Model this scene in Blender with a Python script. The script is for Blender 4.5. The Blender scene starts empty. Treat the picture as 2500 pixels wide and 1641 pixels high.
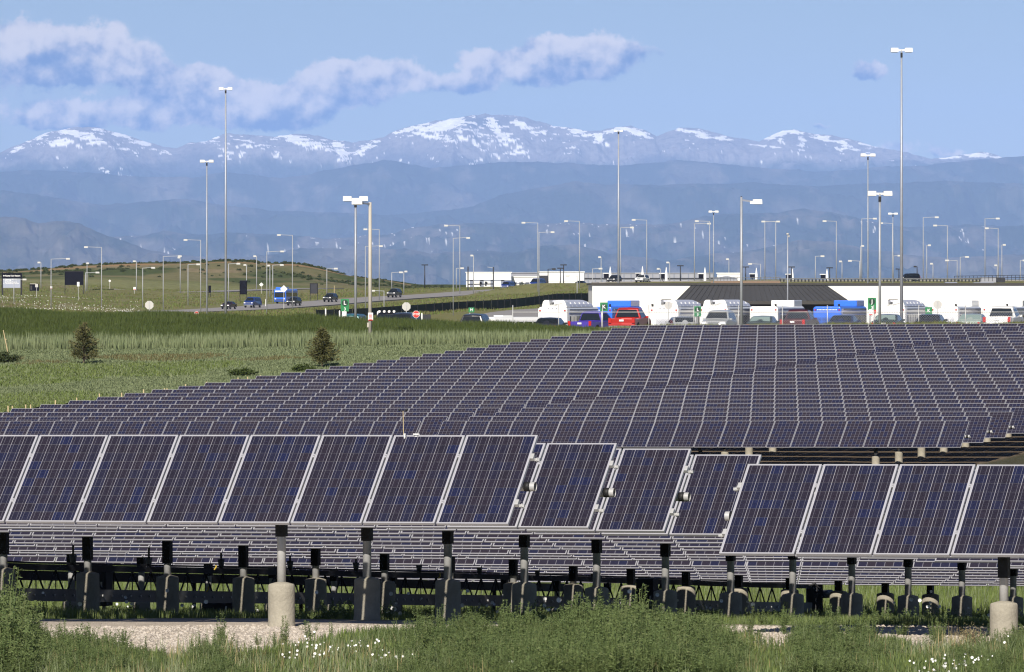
import bpy, bmesh, math, random
import numpy as np
from mathutils import Vector, Matrix

random.seed(7)
R = math.radians
SC = bpy.context.scene
COL = SC.collection
F = 18500.0          # focal length in photograph pixels (2500 px wide)
CX, HY = 1250.0, 720.0   # optical axis column and eye level row of the photograph

# ------------------------------------------------------------------ camera
cam_d = bpy.data.cameras.new("camera")
cam = bpy.data.objects.new("camera", cam_d)
COL.objects.link(cam)
cam_d.sensor_width = 36.0
cam_d.lens = 36.0 * F / 2500.0
cam_d.shift_y = -(820.5 - HY) / 2500.0
cam_d.clip_start = 1.0
cam_d.clip_end = 200000.0
cam.location = (0, 0, 0)
cam.rotation_euler = (R(90), 0, 0)
SC.camera = cam

# ------------------------------------------------------------------ sun and sky
SUN_EL, SUN_AZ = R(35.0), R(13.2)     # light travels 13 degrees to the right of the view
sun_d = bpy.data.lights.new("sun", 'SUN')
sun_d.energy = 5.0
sun_d.angle = R(0.53)
sun_d.color = (1.0, 0.93, 0.82)
sun = bpy.data.objects.new("sun", sun_d)
COL.objects.link(sun)
trav = Vector((math.sin(SUN_AZ) * math.cos(SUN_EL), math.cos(SUN_AZ) * math.cos(SUN_EL), -math.sin(SUN_EL)))
sun.rotation_euler = trav.to_track_quat('-Z', 'Y').to_euler()
sun.location = (-20, -60, 60)

SC.view_settings.view_transform = 'Standard'
SC.view_settings.look = 'None'
SC.view_settings.gamma = 1.0
SC.view_settings.exposure = 0.34
SC.view_settings.use_curve_mapping = False
SC.render.engine = 'CYCLES'
cy = SC.cycles
cy.use_denoising = True
try:
    cy.denoiser = 'OPENIMAGEDENOISE'
    cy.denoising_input_passes = 'RGB_ALBEDO_NORMAL'
except Exception:
    pass
cy.max_bounces = 6
cy.diffuse_bounces = 3
cy.glossy_bounces = 3
cy.transmission_bounces = 4
cy.transparent_max_bounces = 8
cy.volume_bounces = 1
cy.filter_width = 1.2


class NT:
    """small helper to write node trees"""
    def __init__(s, tree):
        s.t = tree
        s.n = tree.nodes
        s.l = tree.links

    def new(s, typ, **kw):
        nd = s.n.new(typ)
        for k, v in kw.items():
            setattr(nd, k, v)
        return nd

    def put(s, sock, v):
        if hasattr(v, 'is_linked') or isinstance(v, bpy.types.NodeSocket):
            s.l.new(v, sock)
        elif v is not None:
            sock.default_value = v

    def math(s, op, a, b=None, c=None, clamp=False):
        nd = s.new('ShaderNodeMath', operation=op, use_clamp=clamp)
        for i, v in enumerate((a, b, c)):
            if v is not None:
                s.put(nd.inputs[i], v)
        return nd.outputs[0]

    def mix(s, f, a, b, blend='MIX'):
        nd = s.new('ShaderNodeMix', data_type='RGBA', blend_type=blend)
        s.put(nd.inputs[0], f)
        s.put(nd.inputs[6], a if not isinstance(a, tuple) else (*a, 1.0)[:4])
        s.put(nd.inputs[7], b if not isinstance(b, tuple) else (*b, 1.0)[:4])
        return nd.outputs[2]

    def noise(s, vec, scale, detail=4, rough=0.55, dist=0.0, out=0):
        nd = s.new('ShaderNodeTexNoise')
        if vec is not None:
            s.l.new(vec, nd.inputs['Vector'])
        nd.inputs['Scale'].default_value = scale
        nd.inputs['Detail'].default_value = detail
        nd.inputs['Roughness'].default_value = rough
        nd.inputs['Distortion'].default_value = dist
        return nd.outputs[out]

    def ramp(s, v, lo, hi, a=0.0, b=1.0, smooth=True):
        nd = s.new('ShaderNodeMapRange', interpolation_type='SMOOTHSTEP' if smooth else 'LINEAR')
        s.put(nd.inputs[0], v)
        nd.inputs[1].default_value = lo
        nd.inputs[2].default_value = hi
        nd.inputs[3].default_value = a
        nd.inputs[4].default_value = b
        return nd.outputs[0]

    def mapping(s, vec, scale=(1, 1, 1), rot=(0, 0, 0), loc=(0, 0, 0)):
        nd = s.new('ShaderNodeMapping')
        s.l.new(vec, nd.inputs[0])
        nd.inputs[1].default_value = loc
        nd.inputs[2].default_value = rot
        nd.inputs[3].default_value = scale
        return nd.outputs[0]


def make_world():
    w = bpy.data.worlds.new("World")
    SC.world = w
    w.use_nodes = True
    T = NT(w.node_tree)
    T.n.clear()
    out = T.new('ShaderNodeOutputWorld')
    bg = T.new('ShaderNodeBackground')
    T.l.new(bg.outputs[0], out.inputs[0])
    bg.inputs[1].default_value = 0.050
    sky = T.new('ShaderNodeTexSky', sky_type='NISHITA')
    sky.sun_disc = False
    sky.sun_elevation = SUN_EL
    sky.sun_rotation = math.atan2(-trav.x, -trav.y)
    sky.altitude = 1650
    sky.air_density = 1.0
    sky.dust_density = 0.6
    sky.ozone_density = 1.6
    base = T.mix(1.0, sky.outputs[0], (0.70, 0.78, 1.0), 'MULTIPLY')
    # clouds: banks of cumulus low over the mountains, described by bearing and height
    tc = T.new('ShaderNodeTexCoord')
    sep = T.new('ShaderNodeSeparateXYZ')
    T.l.new(tc.outputs['Generated'], sep.inputs[0])
    az = T.math('MULTIPLY', T.math('ARCTAN2', sep.outputs[0], sep.outputs[1]), F / 100)
    el = T.math('MULTIPLY', T.math('ARCSINE', sep.outputs[2]), F / 100)
    p = T.new('ShaderNodeCombineXYZ')
    T.l.new(az, p.inputs[0]); T.l.new(el, p.inputs[1])
    P = p.outputs[0]
    warp = T.new('ShaderNodeVectorMath', operation='MULTIPLY_ADD')
    T.l.new(T.noise(P, 0.9, 5, 0.6, out=1), warp.inputs[0])
    warp.inputs[1].default_value = (0.9, 0.7, 0)
    T.l.new(P, warp.inputs[2])
    sw = T.new('ShaderNodeSeparateXYZ')
    T.l.new(warp.outputs[0], sw.inputs[0])
    wx = T.math('SUBTRACT', sw.outputs[0], 0.45)
    wy = T.math('SUBTRACT', sw.outputs[1], 0.35)
    blobs = [  # column, row, half width, half height (photo px at 2380 wide), weight
        (0, 95, 95, 65, .8), (165, 120, 130, 75, 1), (255, 125, 80, 70, .95), (110, 165, 120, 45, .7),
        (400, 190, 100, 55, .95), (470, 205, 80, 50, .9), (590, 235, 140, 48, .9), (650, 262, 90, 40, .8),
        (120, 264, 170, 30, .8), (320, 256, 210, 30, .75), (180, 294, 220, 16, .5), (520, 265, 200, 30, .7),
        (795, 175, 95, 52, .9), (850, 205, 95, 50, .75), (740, 215, 90, 40, .6), (960, 172, 55, 42, .8),
        (1030, 192, 80, 26, .6), (1130, 150, 75, 40, .8), (1230, 140, 120, 45, .85), (1345, 125, 90, 48, .9),
        (1430, 120, 80, 48, .8), (1300, 175, 140, 30, .6), (1095, 205, 70, 24, .6), (1500, 130, 50, 30, .4),
        (2025, 168, 58, 24, .6), (2018, 146, 46, 22, .8), (1905, 300, 45, 12, .6), (2120, 345, 100, 26, .5), (2230, 358, 80, 16, .4),
        (-250, 150, 220, 90, .9), (-420, 240, 300, 60, .8), (2720, 240, 240, 50, .7), (3000, 150, 200, 80, .8)]
    dens = None
    shade_num = None
    for cx, cyy, rx, ry, wgt in blobs:
        ax = (cx * 1.0504 - CX) / 100; ey = (HY - cyy * 1.0504) / 100
        dx = T.math('DIVIDE', T.math('SUBTRACT', wx, ax), rx * 1.05 / 100)
        dy = T.math('DIVIDE', T.math('SUBTRACT', wy, ey), ry * 1.05 / 100)
        d = T.math('MULTIPLY_ADD', dx, dx, T.math('MULTIPLY', dy, dy))
        b = T.math('MULTIPLY', T.math('POWER', 2.718, T.math('MULTIPLY', d, -1.1)), wgt)
        s_ = T.math('MULTIPLY', b, dy)
        dens = b if dens is None else T.math('ADD', dens, b)
        shade_num = s_ if shade_num is None else T.math('ADD', shade_num, s_)
    # elsewhere the same kind of broken low cloud carries on round the sky
    far = T.ramp(T.math('ABSOLUTE', az), 19, 30)
    other = T.math('MULTIPLY', T.ramp(T.noise(T.mapping(P, (0.12, 0.3, 1)), 1.0, 3), 0.52, 0.7),
                   T.ramp(el, 1.0, 16.0, 1.0, 0.0))
    dens = T.math('ADD', dens, T.math('MULTIPLY', far, other))
    fine = T.noise(P, 0.95, 8, 0.58)
    fine2 = T.noise(P, 3.6, 6, 0.6)
    n = T.math('ADD', T.math('MULTIPLY', T.math('SUBTRACT', fine, 0.5), 1.9), T.math('MULTIPLY', T.math('SUBTRACT', fine2, 0.5), 0.45))
    dn = T.math('ADD', dens, T.math('MULTIPLY', n, T.ramp(dens, 0.0, 0.5)))
    alpha = T.ramp(dn, 0.33, 0.70)
    alpha = T.math('MULTIPLY', alpha, T.ramp(el, 0.5, 2.5))
    vert = T.math('DIVIDE', shade_num, T.math('ADD', dens, 0.05))
    Pl = T.mapping(P, loc=(-0.14, 0.26, 0))
    rel = T.math('SUBTRACT', T.noise(P, 0.72, 6, 0.52), T.noise(Pl, 0.72, 6, 0.52))
    lit = T.math('ADD', T.math('MULTIPLY', vert, 0.42), T.math('MULTIPLY', rel, 3.4))
    lit = T.ramp(lit, -0.58, 0.45)
    ccol = T.mix(lit, (0.4, 2.0, 6.0), (14.6, 13.0, 12.0))
    col = T.mix(T.math('MULTIPLY', alpha, 0.86), base, ccol)
    T.l.new(col, bg.inputs[0])


make_world()


# ------------------------------------------------------------------ materials
def mat(name, color=(0.5, 0.5, 0.5), rough=0.6, metal=0.0, spec=0.4, var=0.0, vscale=3.0, bump=0.0, bscale=20.0, coat=0.0, emit=None):
    m = bpy.data.materials.new(name)
    m.use_nodes = True
    T = NT(m.node_tree)
    b = T.n['Principled BSDF']
    b.inputs['Base Color'].default_value = (*color, 1)
    b.inputs['Roughness'].default_value = rough
    b.inputs['Metallic'].default_value = metal
    b.inputs['Specular IOR Level'].default_value = spec
    if coat:
        b.inputs['Coat Weight'].default_value = coat
        b.inputs['Coat Roughness'].default_value = 0.08
    tc = T.new('ShaderNodeTexCoord')
    if var:
        n1 = T.noise(tc.outputs['Object'], vscale, 5, 0.6)
        n2 = T.noise(tc.outputs['Object'], vscale * 7.3, 3, 0.6)
        v = T.math('ADD', T.math('MULTIPLY', n1, 0.65), T.math('MULTIPLY', n2, 0.35))
        lo = tuple(c * (1 - var) for c in color); hi = tuple(min(1, c * (1 + var)) for c in color)
        T.l.new(T.mix(T.ramp(v, 0.3, 0.7, smooth=False), lo, hi), b.inputs['Base Color'])
    if bump:
        bp = T.new('ShaderNodeBump')
        bp.inputs['Strength'].default_value = bump
        bp.inputs['Distance'].default_value = 0.02
        T.l.new(T.noise(tc.outputs['Object'], bscale, 4), bp.inputs['Height'])
        T.l.new(bp.outputs[0], b.inputs['Normal'])
    return m


M = {}
M['alu'] = mat('anodised_aluminium', (0.42, 0.42, 0.45), 0.4, 0.2, 0.5, var=0.06, vscale=2)
M['alu_far'] = mat('dull_aluminium', (0.33, 0.33, 0.36), 0.5, 0.1, 0.4)
M['galv'] = mat('galvanised_steel', (0.46, 0.46, 0.46), 0.42, 0.2, 0.5, var=0.18, vscale=5)
M['darksteel'] = mat('dark_painted_steel', (0.025, 0.026, 0.03), 0.7, 0.0, 0.2, var=0.25, vscale=4)
M['greysteel'] = mat('grey_painted_steel', (0.13, 0.135, 0.14), 0.55, 0.1, 0.4, var=0.2, vscale=3)
M['concrete'] = mat('cast_concrete', (0.32, 0.295, 0.24), 0.9, 0, 0.2, var=0.22, vscale=4, bump=0.5, bscale=26)
M['backsheet'] = mat('white_backsheet', (0.38, 0.38, 0.43), 0.35, 0, 0.5)
M['tan_pole'] = mat('tan_painted_pole', (0.45, 0.415, 0.355), 0.6, var=0.10, vscale=1.5)
M['grey_pole'] = mat('weathered_grey_pole', (0.34, 0.36, 0.40), 0.5, 0.25, var=0.14, vscale=1.2)
M['far_pole'] = mat('pale_grey_pole', (0.36, 0.37, 0.39), 0.6, 0.1, var=0.08, vscale=1.0)
M['black_pole'] = mat('black_pole', (0.02, 0.021, 0.025), 0.5)
M['lamp_white'] = mat('white_lamp_housing', (0.80, 0.79, 0.76), 0.4, var=0.05, vscale=4)
M['lamp_far'] = mat('grey_white_lamp_housing', (0.52, 0.52, 0.50), 0.5)
M['lamp_glass'] = mat('lamp_lens', (0.35, 0.36, 0.38), 0.15, 0, 0.6)
M['white'] = mat('white_paint', (0.78, 0.78, 0.76), 0.45, var=0.05, vscale=0.8)
M['bus_white'] = mat('white_bus_paint', (0.80, 0.80, 0.78), 0.3, coat=0.4, var=0.04, vscale=0.9)
M['bus_blue'] = mat('blue_bus_paint', (0.035, 0.16, 0.72), 0.3, coat=0.4, var=0.06, vscale=0.9)
M['grey_trim'] = mat('grey_trim', (0.22, 0.24, 0.30), 0.5)
M['silver_panel'] = mat('silver_roof_panel', (0.55, 0.57, 0.66), 0.4, 0.2)
M['stripe_blue'] = mat('dark_blue_stripe', (0.04, 0.07, 0.22), 0.4)
M['car_glass'] = mat('car_glass', (0.015, 0.018, 0.02), 0.08, 0, 0.6)
M['clear_glass'] = mat('pale_glass', (0.20, 0.27, 0.25), 0.1, 0, 0.6)
M['rubber'] = mat('tyre_rubber', (0.012, 0.012, 0.013), 0.85)
M['rim'] = mat('wheel_rim', (0.45, 0.45, 0.47), 0.35, 0.6)
M['tail_red'] = mat('red_tail_light', (0.45, 0.02, 0.015), 0.25, 0, 0.6)
M['head_white'] = mat('clear_head_light', (0.85, 0.85, 0.86), 0.15, 0, 0.7)
M['chrome'] = mat('chrome', (0.75, 0.75, 0.76), 0.15, 0.9)
M['sign_green'] = mat('green_sign_face', (0.030, 0.20, 0.075), 0.4, var=0.06, vscale=3)
M['sign_dark'] = mat('dark_green_disc', (0.015, 0.045, 0.028), 0.45)
M['sign_black'] = mat('black_sign_face', (0.010, 0.010, 0.016), 0.8, spec=0.08, var=0.15, vscale=0.6)
M['sign_grey'] = mat('grey_sign_face', (0.33, 0.36, 0.44), 0.45, var=0.06, vscale=0.5)
M['sign_white'] = mat('white_sign_face', (0.80, 0.80, 0.80), 0.45)
M['sign_back'] = mat('bare_sign_back', (0.50, 0.49, 0.47), 0.5, 0.2, var=0.06, vscale=2)
M['sign_red'] = mat('red_sign_face', (0.55, 0.035, 0.025), 0.4)
M['black'] = mat('black_plastic', (0.012, 0.012, 0.013), 0.6)
M['cabinet'] = mat('dark_grey_cabinet', (0.045, 0.046, 0.052), 0.7, 0.0, spec=0.15, var=0.15, vscale=2)
M['wood'] = mat('pale_stake_wood', (0.48, 0.38, 0.22), 0.8, var=0.15, vscale=8)
M['silt'] = mat('black_silt_cloth', (0.012, 0.013, 0.014), 0.9, var=0.2, vscale=2)
M['screen'] = mat('dark_mesh_screen', (0.040, 0.048, 0.038), 0.9, var=0.3, vscale=0.6)
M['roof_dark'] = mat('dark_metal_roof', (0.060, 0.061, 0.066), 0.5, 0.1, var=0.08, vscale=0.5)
M['cap_dark'] = mat('dark_parapet_cap', (0.045, 0.042, 0.038), 0.6)
M['block_white'] = mat('white_block_wall', (0.76, 0.745, 0.70), 0.8, var=0.04, vscale=0.4)
M['hall_grey'] = mat('grey_hall_cladding', (0.30, 0.31, 0.35), 0.7, var=0.12, vscale=0.05)
M['cable_yellow'] = mat('yellow_cable', (0.55, 0.40, 0.06), 0.6)
M['asphalt'] = mat('road_concrete', (0.26, 0.245, 0.235), 0.85, var=0.10, vscale=0.15)
M['apron'] = mat('pale_concrete_apron', (0.42, 0.39, 0.34), 0.9, var=0.08, vscale=0.3)


def paint(name, c, rough=0.28):
    return mat(name, c, rough, 0.15, 0.5, coat=0.5)


def cell_material():
    m = bpy.data.materials.new('polycrystalline_cell')
    m.use_nodes = True
    T = NT(m.node_tree)
    b = T.n['Principled BSDF']
    oi = T.new('ShaderNodeObjectInfo')
    geo = T.new('ShaderNodeNewGeometry')
    tc = T.new('ShaderNodeTexCoord')
    rnd = T.math('FRACT', T.math('ADD', oi.outputs['Random'], geo.outputs['Random Per Island']))
    r = T.new('ShaderNodeValToRGB')
    T.l.new(rnd, r.inputs[0])
    cr = r.color_ramp
    stops = [(0, (0.019, 0.017, 0.027)), (0.35, (0.023, 0.019, 0.029)), (0.62, (0.019, 0.018, 0.033)),
             (0.85, (0.017, 0.018, 0.040)), (0.96, (0.014, 0.017, 0.050)), (1.0, (0.022, 0.019, 0.026))]
    cr.elements[0].position = 0; cr.elements[0].color = (*stops[0][1], 1)
    cr.elements[1].position = 1; cr.elements[1].color = (*stops[-1][1], 1)
    for p_, c_ in stops[1:-1]:
        e = cr.elements.new(p_); e.color = (*c_, 1)
    # crystal grains
    vor = T.new('ShaderNodeTexVoronoi')
    vor.inputs['Scale'].default_value = 70
    addv = T.new('ShaderNodeVectorMath', operation='ADD')
    T.l.new(tc.outputs['Object'], addv.inputs[0])
    comb = T.new('ShaderNodeCombineXYZ')
    T.l.new(T.math('MULTIPLY', rnd, 37.0), comb.inputs[2])
    T.l.new(comb.outputs[0], addv.inputs[1])
    T.l.new(addv.outputs[0], vor.inputs['Vector'])
    sepc = T.new('ShaderNodeSeparateColor')
    T.l.new(vor.outputs['Color'], sepc.inputs[0])
    grain = T.ramp(sepc.outputs[0], 0, 1, 0.8, 1.25, False)
    cv = T.new('ShaderNodeVectorMath', operation='SCALE')
    T.l.new(r.outputs[0], cv.inputs[0]); T.l.new(grain, cv.inputs['Scale'])
    # two thin bus bars along the slope, through the UV of the cell
    sp = T.new('ShaderNodeSeparateXYZ')
    T.l.new(tc.outputs['UV'], sp.inputs[0])
    bars = T.math('MAXIMUM', T.math('LESS_THAN', T.math('ABSOLUTE', T.math('SUBTRACT', sp.outputs[0], 0.25)), 0.012),
                  T.math('LESS_THAN', T.math('ABSOLUTE', T.math('SUBTRACT', sp.outputs[0], 0.75)), 0.012))
    T.l.new(T.mix(bars, cv.outputs[0], (0.15, 0.15, 0.18)), b.inputs['Base Color'])
    b.inputs['Roughness'].default_value = 0.22
    b.inputs['Specular IOR Level'].default_value = 0.45
    return m


M['cell'] = cell_material()


def far_panel_material():
    """laminate of the far panels: 6 by 10 cells too small to pick apart"""
    m = bpy.data.materials.new('far_panel_laminate')
    m.use_nodes = True
    T = NT(m.node_tree)
    b = T.n['Principled BSDF']
    tc = T.new('ShaderNodeTexCoord')
    oi = T.new('ShaderNodeObjectInfo')
    sp = T.new('ShaderNodeSeparateXYZ')
    T.l.new(tc.outputs['UV'], sp.inputs[0])
    u6 = T.math('MULTIPLY', sp.outputs[0], 6.0)
    v10 = T.math('MULTIPLY', sp.outputs[1], 10.0)
    gu = T.math('GREATER_THAN', T.math('ABSOLUTE', T.math('SUBTRACT', T.math('FRACT', u6), 0.5)), 0.465)
    gv = T.math('GREATER_THAN', T.math('ABSOLUTE', T.math('SUBTRACT', T.math('FRACT', v10), 0.5)), 0.475)
    line = T.math('MAXIMUM', gu, gv)
    wn = T.new('ShaderNodeTexWhiteNoise', noise_dimensions='3D')
    cb = T.new('ShaderNodeCombineXYZ')
    T.l.new(T.math('FLOOR', u6), cb.inputs[0]); T.l.new(T.math('FLOOR', v10), cb.inputs[1])
    T.l.new(T.math('MULTIPLY', oi.outputs['Random'], 917.0), cb.inputs[2])
    T.l.new(cb.outputs[0], wn.inputs['Vector'])
    c = T.mix(T.ramp(wn.outputs['Value'], 0.45, 1.0), (0.027, 0.022, 0.032), (0.016, 0.018, 0.046))
    c = T.mix(T.ramp(oi.outputs['Random'], 0, 1, 0, 0.35), c, (0.019, 0.021, 0.045))
    T.l.new(T.mix(T.math('MULTIPLY', line, 0.38), c, (0.36, 0.36, 0.42)), b.inputs['Base Color'])
    b.inputs['Roughness'].default_value = 0.22
    b.inputs['Specular IOR Level'].default_value = 0.45
    return m


M['far_panel'] = far_panel_material()


# ------------------------------------------------------------------ mesh builder
class MB:
    def __init__(s):
        s.v = []; s.f = []; s.m = []; s.sm = []

    def add(s, verts, faces, mi=0, smooth=False):
        o = len(s.v)
        s.v.extend(tuple(p) for p in verts)
        for f in faces:
            s.f.append(tuple(i + o for i in f)); s.m.append(mi); s.sm.append(smooth)
        return s

    def box(s, c, d, mi=0, rot=None):
        x, y, z = d[0] / 2, d[1] / 2, d[2] / 2
        vs = [Vector((a * x, b * y, e * z)) for e in (-1, 1) for b in (-1, 1) for a in (-1, 1)]
        if rot is not None:
            vs = [rot @ p for p in vs]
        c = Vector(c)
        return s.add([p + c for p in vs], [(0, 2, 3, 1), (4, 5, 7, 6), (0, 1, 5, 4), (2, 6, 7, 3), (0, 4, 6, 2), (1, 3, 7, 5)], mi)

    def bar(s, p0, p1, w, h, mi=0):
        p0, p1 = Vector(p0), Vector(p1)
        d = p1 - p0
        q = d.to_track_quat('Y', 'Z').to_matrix()
        return s.box((p0 + p1) / 2, (w, d.length, h), mi, q)

    def cyl(s, p0, p1, r0, r1=None, n=10, mi=0, caps=True):
        r1 = r0 if r1 is None else r1
        p0, p1 = Vector(p0), Vector(p1)
        q = (p1 - p0).to_track_quat('Z', 'Y').to_matrix()
        vs = []
        for p, r in ((p0, r0), (p1, r1)):
            for i in range(n):
                a = 2 * math.pi * i / n
                vs.append(p + q @ Vector((r * math.cos(a), r * math.sin(a), 0)))
        s.add(vs, [(i, (i + 1) % n, n + (i + 1) % n, n + i) for i in range(n)], mi, n > 6)
        if caps:
            o = len(s.v) - 2 * n
            s.f.append(tuple(o + i for i in reversed(range(n)))); s.m.append(mi); s.sm.append(False)
            s.f.append(tuple(o + n + i for i in range(n))); s.m.append(mi); s.sm.append(False)
        return s

    def lathe(s, prof, n=14, mi=0):
        vs = []
        for r, z in prof:
            for i in range(n):
                a = 2 * math.pi * i / n
                vs.append((r * math.cos(a), r * math.sin(a), z))
        fs = []
        for k in range(len(prof) - 1):
            for i in range(n):
                j = (i + 1) % n
                fs.append((k * n + i, k * n + j, (k + 1) * n + j, (k + 1) * n + i))
        s.add(vs, fs, mi, True)
        o = len(s.v) - len(vs)
        s.f.append(tuple(o + i for i in reversed(range(n)))); s.m.append(mi); s.sm.append(False)
        o2 = len(s.v) - n
        s.f.append(tuple(o2 + i for i in range(n))); s.m.append(mi); s.sm.append(False)
        return s

    def quad(s, a, b, c, d, mi=0):
        return s.add([a, b, c, d], [(0, 1, 2, 3)], mi)

    def prism(s, poly, axis, a, b, mi=0):
        """poly in the two other axes, extruded from a to b along axis (0 x, 1 y, 2 z)"""
        n = len(poly)
        vs = []
        for t in (a, b):
            for p, q in poly:
                vs.append((t, p, q) if axis == 0 else ((p, t, q) if axis == 1 else (p, q, t)))
        s.add(vs, [(i, (i + 1) % n, n + (i + 1) % n, n + i) for i in range(n)] + [tuple(reversed(range(n))), tuple(range(n, 2 * n))], mi)
        return s

    def mesh(s, name, mats):
        me = bpy.data.meshes.new(name)
        me.from_pydata(s.v, [], s.f)
        for m_ in (mats if isinstance(mats, (list, tuple)) else [mats]):
            me.materials.append(m_)
        me.polygons.foreach_set('material_index', s.m)
        me.polygons.foreach_set('use_smooth', s.sm)
        me.update()
        bm = bmesh.new(); bm.from_mesh(me)
        bmesh.ops.recalc_face_normals(bm, faces=bm.faces)
        bm.to_mesh(me); bm.free()
        return me

    def build(s, name, mats, parent=None, loc=(0, 0, 0), rot=(0, 0, 0), bevel=0.0):
        o = link(name, s.mesh(name, mats), parent, loc, rot)
        if bevel:
            md = o.modifiers.new('edge', 'BEVEL'); md.width = bevel; md.segments = 2; md.limit_method = 'ANGLE'; md.angle_limit = R(35)
        return o


def link(name, data, parent=None, loc=(0, 0, 0), rot=(0, 0, 0)):
    o = bpy.data.objects.new(name, data)
    o.location = loc; o.rotation_euler = rot
    if parent is not None:
        o.parent = parent
    COL.objects.link(o)
    return o


def tag(o, label=None, cat=None, group=None, kind=None):
    if label: o['label'] = label
    if cat: o['category'] = cat
    if group: o['group'] = group
    if kind: o['kind'] = kind
    return o


def thing(name, label, cat, loc=(0, 0, 0), rz=0.0, group=None):
    o = bpy.data.objects.new(name, None)
    COL.objects.link(o)
    o.location = loc; o.rotation_euler = (0, 0, rz)
    o.empty_display_size = 0.5
    return tag(o, label, cat, group)


def text_mesh(body, size, mat_, name, parent, loc, rot, depth=0.004, align='CENTER', bold=0.0):
    cu = bpy.data.curves.new(name, 'FONT')
    cu.body = body; cu.size = size; cu.align_x = align; cu.align_y = 'CENTER'
    cu.extrude = depth; cu.resolution_u = 3; cu.offset = bold
    tmp = bpy.data.objects.new(name, cu)
    COL.objects.link(tmp)
    dg = bpy.context.evaluated_depsgraph_get()
    me = bpy.data.meshes.new_from_object(tmp.evaluated_get(dg))
    bpy.data.objects.remove(tmp)
    bpy.data.curves.remove(cu)
    me.name = name
    me.materials.clear(); me.materials.append(mat_)
    return link(name, me, parent, loc, rot)


def ordinal(i):
    base = ['first', 'second', 'third', 'fourth', 'fifth', 'sixth', 'seventh', 'eighth', 'ninth', 'tenth', 'eleventh', 'twelfth', 'thirteenth',
            'fourteenth', 'fifteenth', 'sixteenth', 'seventeenth', 'eighteenth', 'nineteenth', 'twentieth']
    if i <= 20:
        return base[i - 1]
    if i == 30:
        return 'thirtieth'
    return 'twenty-' + base[i - 21]
# ------------------------------------------------------------------ noise
def _hash(ix, iy, seed):
    h = (ix.astype(np.int64) * 374761393 + iy.astype(np.int64) * 668265263 + seed * 1442695041) & 0xFFFFFFFF
    h = ((h ^ (h >> 13)) * 1274126177) & 0xFFFFFFFF
    h = h ^ (h >> 16)
    return (h & 0xFFFFFF) / float(0xFFFFFF)


def vnoise(x, y, seed=0):
    ix = np.floor(x); iy = np.floor(y)
    fx = x - ix; fy = y - iy
    fx = fx * fx * fx * (fx * (fx * 6 - 15) + 10); fy = fy * fy * fy * (fy * (fy * 6 - 15) + 10)
    a = _hash(ix, iy, seed); b = _hash(ix + 1, iy, seed); c = _hash(ix, iy + 1, seed); d = _hash(ix + 1, iy + 1, seed)
    return (a * (1 - fx) + b * fx) * (1 - fy) + (c * (1 - fx) + d * fx) * fy


def fbm(x, y, seed=0, octv=5, gain=0.5, ridged=False):
    s = np.zeros_like(x); a = 1.0; t = 0.0
    for k in range(octv):
        n = vnoise(x, y, seed + k * 17)
        if ridged:
            n = 1 - np.abs(2 * n - 1)
        s = s + a * n; t += a
        x, y = x * 1.93 + y * 0.35 + 3.1, y * 1.93 - x * 0.35 + 7.7
        a *= gain
    return s / t


def sstep(a, b, x):
    t = np.clip((x - a) / (b - a), 0, 1)
    return t * t * (3 - 2 * t)


# ------------------------------------------------------------------ the lie of the land
TH = R(20.0)
CT, ST = math.cos(TH), math.sin(TH)      # rows of panels run along u, 20 degrees off the picture plane
V0F, V0B, PITCH = 93.0, 289.8, 3.14
ROWY = [1458, 1420, 1388, 1350, 1314, 1284, 1252, 1219, 1190, 1158, 1131, 1103, 1073, 1047, 1019, 992, 965, 942, 919, 893, 868, 841, 818, 796, 772, 747, 724, 704, 682, 660]
ROW_TOP = [-(600 + y * 0.29412 - HY) * ((V0B + PITCH * i) / 0.9507) / F for i, y in enumerate(ROWY)]
_pf = np.polyfit(np.arange(30), np.array(ROW_TOP), 4)
ROW_TOP = [float(np.polyval(_pf, i)) for i in range(30)]
_PV = [0, 93, 96, 99.3, 102.4, 105.6, 109, 134, 150, 166, 220, 275] + [V0B + PITCH * i for i in range(0, 30, 3)] + [388, 400, 1000]
_PZ = [-4.37, -4.37, -4.41, -4.56, -4.72, -4.90, -5.09, -6.20, -6.98, -7.35, -7.45, -7.05] + [ROW_TOP[i] - 1.82 for i in range(0, 30, 3)] + [-3.15, -2.85, -2.85]

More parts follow.
